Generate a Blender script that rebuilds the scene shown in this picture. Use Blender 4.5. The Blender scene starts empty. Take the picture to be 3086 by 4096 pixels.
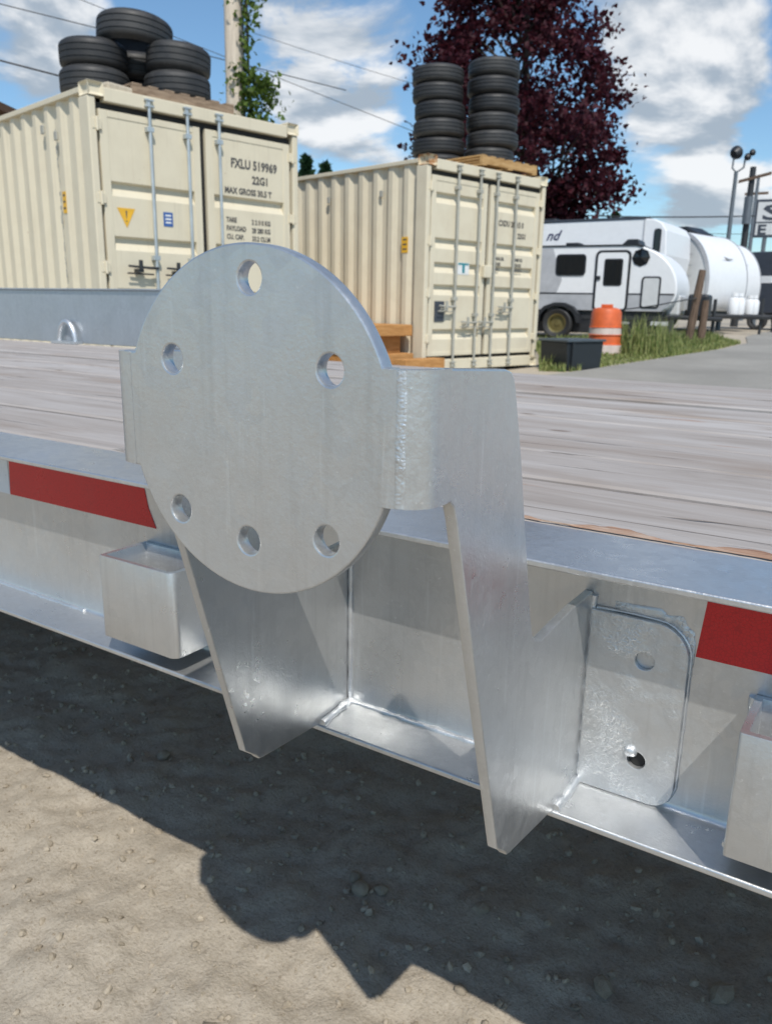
import bpy, bmesh, math, random
from mathutils import Vector, Matrix, noise, Euler
R = math.radians
scene = bpy.context.scene
COL = scene.collection
rnd = random.Random(7)

# ------------------------------------------------------------------ camera
HC = 0.92
yaw, pitch, roll = R(32.97), R(14.53), R(1.04)
fwd = Vector((-math.sin(yaw)*math.cos(pitch), math.cos(yaw)*math.cos(pitch), -math.sin(pitch)))
rt = Vector((math.cos(yaw), math.sin(yaw), 0)); up = rt.cross(fwd)
r_ = rt*math.cos(roll) + up*math.sin(roll); u_ = -rt*math.sin(roll) + up*math.cos(roll)
cam_d = bpy.data.cameras.new('camera'); cam = bpy.data.objects.new('camera', cam_d); COL.objects.link(cam)
cam.matrix_world = Matrix(((r_.x, u_.x, -fwd.x, 0), (r_.y, u_.y, -fwd.y, 0), (r_.z, u_.z, -fwd.z, HC), (0, 0, 0, 1)))
cam_d.sensor_fit = 'VERTICAL'; cam_d.sensor_height = 24; cam_d.sensor_width = 24; cam_d.lens = 3200/4096*24
cam_d.clip_start = 0.02; cam_d.clip_end = 2000
cam_d.dof.use_dof = True; cam_d.dof.focus_distance = 0.58; cam_d.dof.aperture_fstop = 11
scene.camera = cam

# ------------------------------------------------------------------ sun, sky, exposure
to_sun = Vector((0.539, -0.543, 1.0)).normalized()
sun_el = math.asin(to_sun.z)
sl = bpy.data.lights.new('sun', 'SUN'); sl.energy = 4.2; sl.angle = R(0.53); sl.color = (1.0, 0.95, 0.87)
sun = bpy.data.objects.new('sun', sl); COL.objects.link(sun)
sun.rotation_euler = (-to_sun).to_track_quat('-Z', 'Y').to_euler()
world = bpy.data.worlds.new('World'); scene.world = world; world.use_nodes = True
wt = world.node_tree; wt.nodes.clear()
def wn(t, **kw):
    n = wt.nodes.new(t)
    for k, v in kw.items(): setattr(n, k, v)
    return n
def wl(a, b): wt.links.new(a, b)
sky = wn('ShaderNodeTexSky'); sky.sky_type = 'NISHITA'; sky.sun_disc = False
sky.sun_elevation = sun_el; sky.sun_rotation = math.atan2(to_sun.x, to_sun.y)
sky.air_density = 1.0; sky.dust_density = 0.3; sky.ozone_density = 1.2; sky.altitude = 50
bg = wn('ShaderNodeBackground'); bg.inputs['Strength'].default_value = 0.13
tint = wn('ShaderNodeMix', data_type='RGBA', blend_type='MULTIPLY'); tint.inputs[0].default_value = 1.0; tint.inputs[7].default_value = (0.77, 0.955, 1.04, 1)
wl(sky.outputs[0], tint.inputs[6]); wl(tint.outputs[2], bg.inputs['Color'])
tc = wn('ShaderNodeTexCoord')
def wmath(op, a, b=None, c=None):
    n = wn('ShaderNodeMath', operation=op)
    for i, v in enumerate((a, b, c)):
        if v is None: continue
        if isinstance(v, (int, float)): n.inputs[i].default_value = v
        else: wl(v, n.inputs[i])
    return n.outputs[0]
nrm = wn('ShaderNodeVectorMath', operation='NORMALIZE'); wl(tc.outputs['Generated'], nrm.inputs[0])
dirv = nrm.outputs[0]
def cloud_noise(off, scale, detail, rough):
    add = wn('ShaderNodeVectorMath', operation='ADD'); wl(dirv, add.inputs[0]); add.inputs[1].default_value = off
    sp = wn('ShaderNodeSeparateXYZ'); wl(add.outputs[0], sp.inputs[0])
    den = wmath('ADD', wmath('MAXIMUM', sp.outputs[2], 0.0), 0.34)
    cx = wmath('DIVIDE', sp.outputs[0], den); cy = wmath('DIVIDE', sp.outputs[1], den)
    cb = wn('ShaderNodeCombineXYZ'); wl(cx, cb.inputs[0]); wl(cy, cb.inputs[1])
    nz = wn('ShaderNodeTexNoise'); nz.inputs['Scale'].default_value = scale; nz.inputs['Detail'].default_value = detail
    nz.inputs['Roughness'].default_value = rough; nz.inputs['Distortion'].default_value = 0.35
    wl(cb.outputs[0], nz.inputs['Vector']); return nz.outputs[0]
BLOBS = [((-0.257, 0.938, 0.231), 6.0, 0.24), ((-0.215, 0.946, 0.240), 5.5, 0.18), ((-0.262, 0.915, 0.300), 7.0, 0.18), ((-0.264, 0.956, 0.122), 8.0, 0.24), ((-0.18, 0.97, 0.15), 6.0, 0.14), ((-0.285, 0.935, 0.180), 5.0, -0.20), ((-0.19, 0.955, 0.195), 4.0, -0.15),
         ((-0.575, 0.775, 0.268), 7.0, 0.22), ((-0.791, 0.558, 0.250), 6.0, 0.20), ((-0.587, 0.790, 0.175), 7.0, 0.22), ((-0.623, 0.727, 0.305), 7.0, 0.16),
         ((-0.43, 0.88, 0.22), 8.0, -0.22), ((-0.82, 0.50, 0.30), 7.0, -0.14), ((-0.70, 0.66, 0.20), 6.0, -0.16), ((-0.12, 0.97, 0.19), 4.0, 0.10)]
gate = None
for d, rad, amp in BLOBS:
    dp = wn('ShaderNodeVectorMath', operation='DOT_PRODUCT'); wl(dirv, dp.inputs[0]); dp.inputs[1].default_value = Vector(d).normalized()
    mr = wn('ShaderNodeMapRange'); mr.interpolation_type = 'SMOOTHSTEP'
    mr.inputs['From Min'].default_value = math.cos(R(rad)); mr.inputs['From Max'].default_value = 1.0
    mr.inputs['To Min'].default_value = 0; mr.inputs['To Max'].default_value = amp
    wl(dp.outputs['Value'], mr.inputs['Value'])
    gate = mr.outputs[0] if gate is None else wmath('ADD', gate, mr.outputs[0])
n1 = cloud_noise((0, 0, 0), 1.9, 9, 0.55)
n1b = cloud_noise((0.0, 0.0, 0.022), 1.9, 7, 0.55)
nd = cloud_noise((0.1, 0.2, 0), 4.6, 6, 0.6)
dens = wmath('ADD', n1, wmath('MULTIPLY', gate, wmath('ADD', wmath('MULTIPLY', nd, 2.6), -0.52)))
cm = wn('ShaderNodeMapRange'); cm.interpolation_type = 'SMOOTHSTEP'
cm.inputs['From Min'].default_value = 0.578; cm.inputs['From Max'].default_value = 0.73
wl(dens, cm.inputs['Value'])
lit = wmath('ADD', wmath('MULTIPLY', wmath('SUBTRACT', n1, n1b), 5.5), wmath('MULTIPLY', dens, 0.62))
lm = wn('ShaderNodeMapRange'); lm.interpolation_type = 'SMOOTHSTEP'
lm.inputs['From Min'].default_value = 0.12; lm.inputs['From Max'].default_value = 0.85; wl(lit, lm.inputs['Value'])
cmix = wn('ShaderNodeMix', data_type='RGBA')
cmix.inputs[6].default_value = (0.40, 0.47, 0.55, 1); cmix.inputs[7].default_value = (0.95, 0.96, 0.97, 1)
wl(lm.outputs[0], cmix.inputs[0])
bgc = wn('ShaderNodeBackground'); bgc.inputs['Strength'].default_value = 1.0; wl(cmix.outputs[2], bgc.inputs['Color'])
ms = wn('ShaderNodeMixShader'); wl(wmath('MULTIPLY', cm.outputs[0], 0.93), ms.inputs[0]); wl(bg.outputs[0], ms.inputs[1]); wl(bgc.outputs[0], ms.inputs[2])
wo = wn('ShaderNodeOutputWorld'); wl(ms.outputs[0], wo.inputs['Surface'])
vs = scene.view_settings; vs.view_transform = 'Standard'; vs.look = 'None'; vs.exposure = 0.0; vs.gamma = 1.0; vs.use_curve_mapping = False

# ------------------------------------------------------------------ materials
MATS = {}
class NT:
    def __init__(s, name):
        s.m = bpy.data.materials.new(name); s.m.use_nodes = True; s.t = s.m.node_tree
        s.b = s.t.nodes['Principled BSDF']; s.c = s.t.nodes.new('ShaderNodeTexCoord'); MATS[name] = s.m
    def n(s, t, **kw):
        n = s.t.nodes.new(t)
        for k, v in kw.items(): setattr(n, k, v)
        return n
    def l(s, a, b): s.t.links.new(a, b)
    def vec(s, scale=(1, 1, 1), rand=False, src='Object'):
        mp = s.n('ShaderNodeMapping'); mp.inputs['Scale'].default_value = scale; s.l(s.c.outputs[src], mp.inputs['Vector'])
        if rand:
            oi = s.n('ShaderNodeObjectInfo'); mu = s.n('ShaderNodeVectorMath', operation='SCALE'); mu.inputs[0].default_value = (37, 91, 53)
            s.l(oi.outputs['Random'], mu.inputs['Scale']); s.l(mu.outputs[0], mp.inputs['Location'])
        return mp.outputs[0]
    def noise(s, v, scale, detail=4, rough=0.55, dist=0):
        n = s.n('ShaderNodeTexNoise'); s.l(v, n.inputs['Vector']); n.inputs['Scale'].default_value = scale
        n.inputs['Detail'].default_value = detail; n.inputs['Roughness'].default_value = rough; n.inputs['Distortion'].default_value = dist
        return n.outputs[0]
    def voro(s, v, scale, feature='F1', out='Color'):
        n = s.n('ShaderNodeTexVoronoi', feature=feature); s.l(v, n.inputs['Vector']); n.inputs['Scale'].default_value = scale
        return n.outputs[out]
    def ramp(s, f, stops):
        n = s.n('ShaderNodeValToRGB'); s.l(f, n.inputs[0]); e = n.color_ramp.elements
        while len(e) < len(stops): e.new(0.5)
        for q, (p, c) in zip(e, stops): q.position = p; q.color = (*c, 1) if len(c) == 3 else c
        return n.outputs[0]
    def mix(s, f, a, b, mode='MIX'):
        n = s.n('ShaderNodeMix', data_type='RGBA', blend_type=mode)
        for i, v in ((0, f), (6, a), (7, b)):
            if isinstance(v, (int, float)): n.inputs[i].default_value = v
            elif isinstance(v, tuple): n.inputs[i].default_value = (*v, 1)
            else: s.l(v, n.inputs[i])
        return n.outputs[2]
    def rng(s, f, a, b, c, d):
        n = s.n('ShaderNodeMapRange'); s.l(f, n.inputs[0])
        for i, v in zip((1, 2, 3, 4), (a, b, c, d)): n.inputs[i].default_value = v
        return n.outputs[0]
    def math(s, op, a, b):
        n = s.n('ShaderNodeMath', operation=op)
        for i, v in enumerate((a, b)):
            if isinstance(v, (int, float)): n.inputs[i].default_value = v
            else: s.l(v, n.inputs[i])
        return n.outputs[0]
    def bump(s, h, strength, dist, prev=None):
        n = s.n('ShaderNodeBump'); n.inputs['Strength'].default_value = strength; n.inputs['Distance'].default_value = dist
        s.l(h, n.inputs['Height'])
        if prev: s.l(prev, n.inputs['Normal'])
        return n.outputs[0]
    def set(s, color=None, rough=None, metal=None, normal=None, spec=None):
        for k, v in (('Base Color', color), ('Roughness', rough), ('Metallic', metal), ('Normal', normal), ('Specular IOR Level', spec)):
            if v is None: continue
            if isinstance(v, (int, float)): s.b.inputs[k].default_value = v
            elif isinstance(v, tuple): s.b.inputs[k].default_value = (*v, 1)
            else: s.l(v, s.b.inputs[k])
        return s.m

def galv(name, base=(0.565, 0.575, 0.58), rough=0.34, rbump=0.0, metal=0.80):
    t = NT(name); v = t.vec()
    wv = t.n('ShaderNodeVectorMath', operation='ADD'); wn_ = t.n('ShaderNodeTexNoise'); t.l(v, wn_.inputs['Vector']); wn_.inputs['Scale'].default_value = 55
    ws = t.n('ShaderNodeVectorMath', operation='SCALE'); t.l(wn_.outputs[1], ws.inputs[0]); ws.inputs['Scale'].default_value = 0.014; t.l(v, wv.inputs[0]); t.l(ws.outputs[0], wv.inputs[1])
    def cellv(sc):
        sp = t.n('ShaderNodeSeparateColor'); t.l(t.voro(wv.outputs[0], sc), sp.inputs[0]); return sp.outputs[0]
    cell = cellv(85); cell2 = cellv(260)
    big = t.noise(v, 8, 5, 0.6, 0.3); fine = t.noise(v, 420, 3, 0.6); streak = t.noise(t.vec((70, 70, 4)), 1.6, 4, 0.6)
    patch = t.rng(t.noise(v, 13, 3, 0.55, 0.4), 0.38, 0.66, 0.25, 1.0)
    c = t.mix(t.math('MULTIPLY', t.rng(cell, 0, 1, 0, 0.42), patch), base, tuple(x*0.76 for x in base))
    c = t.mix(t.math('MULTIPLY', t.rng(cell2, 0, 1, 0, 0.30), patch), c, tuple(min(1, x*1.22) for x in base))
    c = t.mix(t.rng(big, 0.40, 0.72, 0, 0.40), c, tuple(min(1, x*1.20) for x in base))
    c = t.mix(t.rng(streak, 0.54, 0.74, 0, 0.30), c, tuple(x*0.74 for x in base))
    c = t.mix(t.rng(t.noise(t.vec((46, 46, 3)), 2.6, 3, 0.6), 0.62, 0.72, 0, 0.35), c, (0.72, 0.75, 0.77))
    spk = t.math('MULTIPLY', t.rng(t.noise(v, 230, 2, 0.5), 0.69, 0.74, 0, 0.45), patch)
    c = t.mix(spk, c, (0.82, 0.84, 0.85))
    ro = t.math('ADD', t.rng(big, 0.3, 0.7, rough-0.04, rough+0.06), t.math('ADD', t.rng(cell, 0, 1, -0.04, 0.04), t.rng(cell2, 0, 1, -0.03, 0.03)))
    nm = t.bump(fine, 0.34, 0.0006); nm = t.bump(t.noise(v, 130, 3, 0.6), 0.10, 0.0012, nm)
    nm = t.bump(big, 0.08, 0.004, nm)
    if rbump:
        lump = t.noise(v, 330, 3, 0.6, 0.3); msk = t.rng(t.noise(v, 26, 2, 0.5), 0.40, 0.60, 0, 1)
        nm = t.bump(t.math('MULTIPLY', lump, msk), rbump, 0.0035, nm)
        c = t.mix(t.math('MULTIPLY', t.rng(lump, 0.58, 0.66, 0, 0.6), msk), c, (0.80, 0.82, 0.83))
    return t.set(c, ro, metal, nm)
galv('galv'); galv('galv_rough', rough=0.40, rbump=0.55); galv('galv_weld', base=(0.62, 0.64, 0.66), rough=0.38, rbump=0.2); galv('galv_speck', rough=0.38, rbump=0.16)
galv('galv_dull', base=(0.50, 0.525, 0.55), rough=0.45)

def paint(name, col, rough=0.5, dirt=(0.35, 0.30, 0.22), amt=0.25, metal=0.0, scale=3.0, spec=0.4, streak=True):
    t = NT(name); v = t.vec(); n = t.noise(v, scale, 6, 0.62)
    c = t.mix(t.rng(n, 0.45, 0.8, 0, amt), col, dirt)
    if streak:
        st = t.noise(t.vec((14, 14, 0.7)), 1.5, 4, 0.6)
        c = t.mix(t.rng(st, 0.58, 0.8, 0, amt), c, tuple(x*0.72 for x in dirt))
        rs_ = t.math('MULTIPLY', t.rng(t.noise(v, 34, 4, 0.6), 0.69, 0.73, 0, 0.8), t.rng(t.noise(v, 1.3, 3, 0.5), 0.48, 0.62, 0, 1)); c = t.mix(rs_, c, (0.24, 0.105, 0.04))
        run = t.math('MULTIPLY', t.rng(t.noise(t.vec((26, 26, 0.5)), 1.4, 3, 0.6), 0.64, 0.74, 0, 0.4), t.rng(t.noise(v, 1.1, 3, 0.5), 0.46, 0.6, 0, 1)); c = t.mix(run, c, (0.36, 0.22, 0.11))
    return t.set(c, t.rng(n, 0.3, 0.7, rough-0.08, rough+0.1), metal, t.bump(t.noise(v, scale*20, 3), 0.06, 0.004), spec)
def flat(name, col, rough=0.5, metal=0.0, var=0.12, scale=8.0):
    t = NT(name); v = t.vec(rand=True); n = t.noise(v, scale, 5, 0.6)
    return t.set(t.mix(t.rng(n, 0.3, 0.7, 0, 1), tuple(x*(1-var) for x in col), tuple(min(1, x*(1+var)) for x in col)), t.rng(n, 0.3, 0.7, rough-0.05, rough+0.07), metal, t.bump(t.noise(v, scale*14, 3), 0.05, 0.003))
paint('cream', (0.66, 0.595, 0.45), 0.5, (0.44, 0.38, 0.28), 0.30)
paint('cream_old', (0.67, 0.605, 0.46), 0.55, (0.45, 0.37, 0.26), 0.36)
t = NT('cream_rust'); v = t.vec(); n = t.noise(v, 16, 6, 0.65, 0.4)
t.set(t.mix(t.rng(n, 0.42, 0.56, 0, 1), (0.62, 0.54, 0.38), t.ramp(t.noise(v, 40, 4), [(0.3, (0.16, 0.05, 0.015)), (0.7, (0.46, 0.20, 0.05))])), 0.8, 0, t.bump(n, 0.3, 0.01))
flat('gasket', (0.012, 0.012, 0.012), 0.6); flat('black_plastic', (0.018, 0.02, 0.024), 0.45); flat('ink', (0.085, 0.082, 0.08), 0.7)
flat('zinc_rod', (0.50, 0.54, 0.55), 0.45, 0.6); flat('rod_paint', (0.36, 0.355, 0.31), 0.6)
flat('yellow_decal', (0.75, 0.42, 0.03), 0.5); flat('blue_decal', (0.04, 0.11, 0.32), 0.5); flat('teal_decal', (0.03, 0.22, 0.26), 0.5); flat('white_decal', (0.72, 0.72, 0.70), 0.5)

t = NT('red_tape'); v = t.vec(); hx = t.voro(v, 330, 'DISTANCE_TO_EDGE', 'Distance'); n = t.noise(v, 14, 5, 0.6)
c = t.mix(t.rng(hx, 0.02, 0.10, 0.55, 0), (0.56, 0.009, 0.012), (0.34, 0.005, 0.008)); c = t.mix(t.rng(n, 0.5, 0.8, 0, 0.3), c, (0.40, 0.05, 0.045))
t.set(c, t.rng(n, 0.3, 0.7, 0.22, 0.4), 0, t.bump(hx, 0.2, 0.0006))
flat('white_tape', (0.68, 0.70, 0.72), 0.3)
flat('rv_white', (0.78, 0.79, 0.80), 0.35, 0, 0.03); flat('rv_grey', (0.42, 0.43, 0.45), 0.45, 0, 0.12, 4); flat('rv_silver', (0.60, 0.61, 0.61), 0.4, 0, 0.05)
flat('rv_dark', (0.05, 0.058, 0.075), 0.4); flat('navy', (0.035, 0.04, 0.10), 0.5)
flat('drum_orange', (0.64, 0.125, 0.035), 0.5, 0, 0.14); flat('drum_white', (0.60, 0.50, 0.45), 0.5, 0, 0.12)
flat('steel_dark', (0.04, 0.042, 0.045), 0.5, 0.3); flat('pole_metal', (0.16, 0.18, 0.20), 0.5, 0.5); flat('brass_rim', (0.20, 0.17, 0.07), 0.4, 0.6)
flat('roof_brown', (0.12, 0.065, 0.035), 0.8); flat('siding', (0.34, 0.27, 0.2), 0.8); flat('bin_grey', (0.014, 0.018, 0.022), 0.45); flat('lid_grey', (0.06, 0.078, 0.09), 0.45)
t = NT('glass_dark'); t.set((0.008, 0.009, 0.011), 0.06, 0.0, None, 0.6)
t = NT('rubber'); v = t.vec(rand=True); n = t.noise(v, 9, 5, 0.6)
oi = t.n('ShaderNodeObjectInfo')
t.set(t.mix(t.math('MULTIPLY', t.rng(n, 0.35, 0.75, 0.3, 1), t.rng(oi.outputs['Random'], 0, 1, 0.3, 1.5)), (0.013, 0.0135, 0.015), (0.036, 0.036, 0.036)), t.rng(n, 0.3, 0.7, 0.5, 0.68), 0, t.bump(t.noise(v, 90, 3), 0.2, 0.006))
# weathered deck boards: grain runs along X
t = NT('deck_wood'); vs_ = t.vec((0.75, 7.0, 7.0), rand=True)
g1 = t.noise(vs_, 3.0, 6, 0.62, 0.9); g2 = t.noise(t.vec((1.6, 42, 42), rand=True), 3.0, 4, 0.6, 0.3); big = t.noise(t.vec((1.1, 3.4, 3.4), rand=True), 1.7, 4, 0.55, 0.3)
c = t.ramp(g1, [(0.25, (0.25, 0.217, 0.192)), (0.40, (0.355, 0.322, 0.298)), (0.58, (0.435, 0.408, 0.388)), (0.8, (0.50, 0.48, 0.465))])
c = t.mix(t.rng(g2, 0.50, 0.76, 0, 0.28), c, (0.25, 0.22, 0.195))
c = t.mix(t.rng(big, 0.56, 0.70, 0, 0.6), c, (0.25, 0.185, 0.14))
crk = t.noise(t.vec((1.1, 26, 26), rand=True), 2.2, 3, 0.5, 0.9)
c = t.mix(t.rng(crk, 0.69, 0.715, 0, 0.8), c, (0.085, 0.062, 0.048))
kn = t.voro(t.vec((2.2, 5.0, 5.0), rand=True), 1.4, 'F1', 'Distance'); c = t.mix(t.rng(kn, 0.045, 0.075, 0.85, 0), c, (0.12, 0.075, 0.05))
c = t.mix(t.rng(t.noise(t.vec((1.6, 17, 17), rand=True), 2.4, 3, 0.5), 0.69, 0.75, 0, 0.7), c, (0.33, 0.16, 0.095))
oi = t.n('ShaderNodeObjectInfo'); c = t.mix(t.rng(oi.outputs['Random'], 0, 1, 0.0, 0.45), c, (0.30, 0.265, 0.24))
nm = t.bump(g1, 0.4, 0.006); nm = t.bump(g2, 0.4, 0.003, nm); nm = t.bump(t.rng(crk, 0.66, 0.71, 1, 0), 0.9, 0.005, nm)
t.set(c, 0.85, 0, nm, 0.2)
t = NT('deck_splinter'); v = t.vec((2, 30, 30)); n = t.noise(v, 6, 5, 0.65)
t.set(t.ramp(n, [(0.3, (0.20, 0.09, 0.055)), (0.5, (0.36, 0.215, 0.14)), (0.7, (0.46, 0.37, 0.30))]), 0.85, 0, t.bump(n, 0.6, 0.006))
def wood(name, a, b, stretch=(12, 12, 1.2), rough=0.8):
    t = NT(name); n = t.noise(t.vec(stretch, rand=True), 3, 6, 0.65, 0.4)
    t.set(t.mix(t.rng(n, 0.3, 0.7, 0, 1), a, b), rough, 0, t.bump(n, 0.35, 0.006), 0.2)
wood('pallet_wood', (0.16, 0.11, 0.075), (0.36, 0.27, 0.19), (2, 14, 14)); wood('pallet_new', (0.34, 0.19, 0.07), (0.58, 0.38, 0.18), (2, 14, 14))
wood('orange_wood', (0.36, 0.17, 0.055), (0.55, 0.29, 0.11), (2, 12, 12)); wood('pole_wood', (0.42, 0.36, 0.29), (0.66, 0.58, 0.48)); wood('post_wood', (0.07, 0.05, 0.035), (0.22, 0.15, 0.11))
wood('ply', (0.42, 0.36, 0.27), (0.55, 0.48, 0.38)); wood('sleeper', (0.05, 0.04, 0.03), (0.12, 0.09, 0.07))
wood('bark', (0.03, 0.022, 0.018), (0.09, 0.07, 0.06))
# ground
t = NT('dirt'); v = t.vec(); a = t.noise(v, 2.2, 8, 0.65, 0.3); b = t.noise(v, 26, 10, 0.76); fine = t.noise(v, 190, 4, 0.65)
c = t.ramp(b, [(0.28, (0.285, 0.245, 0.19)), (0.5, (0.42, 0.368, 0.295)), (0.72, (0.50, 0.448, 0.37))])
c = t.mix(t.rng(a, 0.38, 0.68, 0.0, 0.55), c, (0.43, 0.372, 0.292))
c = t.mix(t.rng(fine, 0.42, 0.66, 0, 0.4), c, (0.48, 0.425, 0.345)); c = t.mix(t.rng(fine, 0.50, 0.32, 0, 0.4), c, (0.24, 0.205, 0.16))
mid = t.noise(v, 75, 5, 0.7, 0.5); c = t.mix(t.rng(mid, 0.56, 0.70, 0, 0.5), c, (0.25, 0.21, 0.16)); c = t.mix(t.rng(mid, 0.42, 0.30, 0, 0.5), c, (0.47, 0.41, 0.325))
nm = t.bump(b, 0.33, 0.020); nm = t.bump(mid, 0.4, 0.008, nm); nm = t.bump(fine, 0.55, 0.005, nm)
t.set(c, 0.93, 0, nm, 0.15)
t = NT('gravel_road'); v = t.vec(); a = t.noise(v, 0.6, 6, 0.6); b = t.noise(v, 40, 5, 0.7)
c = t.mix(t.rng(a, 0.35, 0.7, 0, 1), (0.26, 0.25, 0.225), (0.37, 0.355, 0.32)); c = t.mix(t.rng(b, 0.35, 0.7, 0, 0.5), c, (0.19, 0.18, 0.165))
t.set(c, 0.9, 0, t.bump(b, 0.5, 0.01), 0.2)
t = NT('stone'); v = t.vec(rand=True); n = t.noise(v, 30, 6, 0.65)
t.set(t.mix(t.rng(n, 0.3, 0.7, 0, 1), (0.20, 0.165, 0.12), (0.47, 0.405, 0.315)), 0.9, 0, t.bump(n, 0.5, 0.01), 0.2)
def leaf(name, a, b, sc=1.2, rough=0.5, trans=0.25):
    t = NT(name); n = t.noise(t.vec(), sc, 3, 0.6); n2 = t.noise(t.vec(), sc*14, 2)
    c = t.mix(t.rng(n2, 0.3, 0.7, 0, 1), a, b); t.set(c, rough, 0, None, 0.22)
    tr = t.n('ShaderNodeBsdfTranslucent'); t.l(t.mix(0.4, c, tuple(min(1, x*1.6) for x in b)), tr.inputs[0])
    mx = t.n('ShaderNodeMixShader'); mx.inputs[0].default_value = trans
    t.l(t.b.outputs[0], mx.inputs[1]); t.l(tr.outputs[0], mx.inputs[2]); t.l(mx.outputs[0], t.t.nodes['Material Output'].inputs[0])
leaf('maple_leaf', (0.020, 0.005, 0.011), (0.070, 0.011, 0.018), 0.8, 0.6, 0.25)
leaf('vine_leaf', (0.03, 0.075, 0.015), (0.12, 0.17, 0.03), 1.5); leaf('grass_blade', (0.09, 0.16, 0.035), (0.36, 0.36, 0.15), 0.8); leaf('fir_leaf', (0.012, 0.035, 0.018), (0.03, 0.07, 0.03), 1.0)

# ------------------------------------------------------------------ mesh helpers
class MB:
    def __init__(s): s.v = []; s.f = []; s.mi = []; s.cur = 0
    def add(s, vs, fs, M=None):
        k = len(s.v)
        s.v += [tuple(M @ Vector(p)) if M else tuple(p) for p in vs]
        s.f += [tuple(i+k for i in f) for f in fs]; s.mi += [s.cur]*len(fs); return s
    def box(s, x0, x1, y0, y1, z0, z1, M=None):
        vs = [(x, y, z) for z in (z0, z1) for y in (y0, y1) for x in (x0, x1)]
        return s.add(vs, [(0, 2, 3, 1), (4, 5, 7, 6), (0, 1, 5, 4), (2, 6, 7, 3), (0, 4, 6, 2), (1, 3, 7, 5)], M)
    def prism(s, prof, axis, a, b, M=None):
        """closed profile polygon extruded along axis from a to b; axis 'x': prof=(y,z), 'y': (x,z), 'z': (x,y)"""
        n = len(prof)
        P = {'x': lambda p, t: (t, p[0], p[1]), 'y': lambda p, t: (p[0], t, p[1]), 'z': lambda p, t: (p[0], p[1], t)}[axis]
        vs = [P(p, a) for p in prof] + [P(p, b) for p in prof]
        fs = [tuple(range(n)), tuple(range(2*n-1, n-1, -1))] + [(i, i+n, (i+1) % n+n, (i+1) % n) for i in range(n)]
        return s.add(vs, fs, M)
    def tube(s, pts, r, n=8, cap=True, M=None):
        pts = [Vector(p) for p in pts]; vs = []; fs = []
        rr = r if isinstance(r, (list, tuple)) else [r]*len(pts)
        for i, p in enumerate(pts):
            d = (pts[min(i+1, len(pts)-1)]-pts[max(i-1, 0)]).normalized()
            a = d.orthogonal().normalized() if i == 0 else (a - d*a.dot(d)).normalized()
            b = d.cross(a)
            vs += [p + (a*math.cos(2*math.pi*k/n) + b*math.sin(2*math.pi*k/n))*rr[i] for k in range(n)]
        for i in range(len(pts)-1):
            fs += [(i*n+k, i*n+(k+1) % n, (i+1)*n+(k+1) % n, (i+1)*n+k) for k in range(n)]
        if cap: fs += [tuple(range(n-1, -1, -1)), tuple(range((len(pts)-1)*n, len(pts)*n))]
        return s.add(vs, fs, M)
    def lathe(s, prof, n=32, M=None, closed=False):
        vs = []; fs = []; m = len(prof)
        for k in range(n):
            a = 2*math.pi*k/n; vs += [(r*math.cos(a), r*math.sin(a), z) for r, z in prof]
        for k in range(n):
            j = (k+1) % n
            for i in range(m if closed else m-1):
                i2 = (i+1) % m
                fs.append((k*m+i, j*m+i, j*m+i2, k*m+i2))
        return s.add(vs, fs, M)
    def build(s, name, mats, parent=None, smooth=None, bevel=None):
        me = bpy.data.meshes.new(name); me.from_pydata(s.v, [], s.f)
        return link(name, me, mats, parent, smooth, bevel, s.mi)
def link(name, me, mats, parent=None, smooth=None, bevel=None, mi=None):
    for m in (mats if isinstance(mats, (list, tuple)) else [mats]): me.materials.append(MATS[m])
    if mi and max(mi) > 0: me.polygons.foreach_set('material_index', mi)
    bm = bmesh.new(); bm.from_mesh(me); bmesh.ops.recalc_face_normals(bm, faces=bm.faces)
    if smooth is not None:
        for f in bm.faces: f.smooth = True
        for e in bm.edges:
            if len(e.link_faces) == 2 and e.calc_face_angle(0) > R(smooth): e.smooth = False
    bm.to_mesh(me); bm.free()
    o = bpy.data.objects.new(name, me); COL.objects.link(o)
    if parent: o.parent = parent
    if bevel:
        b = o.modifiers.new('bevel', 'BEVEL'); b.width = bevel; b.segments = 2; b.limit_method = 'ANGLE'; b.angle_limit = R(40)
    return o
def thing(name, label, cat, loc=(0, 0, 0), rz=0, group=None):
    o = bpy.data.objects.new(name, None); o.empty_display_size = 0.1; COL.objects.link(o); o.location = loc; o.rotation_euler = (0, 0, rz)
    return tag(o, label, cat, group)
def tag(o, label, cat, group=None):
    o['label'] = label; o['category'] = cat
    if group: o['group'] = group
    return o
def struct(o): o['kind'] = 'structure'; return o
def plate(outline, holes, thick, bev, M):
    """flat plate from a 2D outline with holes, thickness centred on local z, then transformed by M -> mesh"""
    cu = bpy.data.curves.new('plate', 'CURVE'); cu.dimensions = '2D'; cu.fill_mode = 'BOTH'; cu.extrude = thick/2-bev; cu.bevel_depth = bev; cu.bevel_resolution = 1; cu.offset = -bev
    for pts in [outline]+holes:
        sp = cu.splines.new('POLY'); sp.points.add(len(pts)-1); sp.use_cyclic_u = True
        for q, p in zip(sp.points, pts): q.co = (p[0], p[1], 0, 1)
    ob = bpy.data.objects.new('plate', cu); COL.objects.link(ob)
    me = bpy.data.meshes.new_from_object(ob.evaluated_get(bpy.context.evaluated_depsgraph_get()))
    bpy.data.objects.remove(ob); bpy.data.curves.remove(cu); me.transform(M); me.materials.clear(); return me
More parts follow.
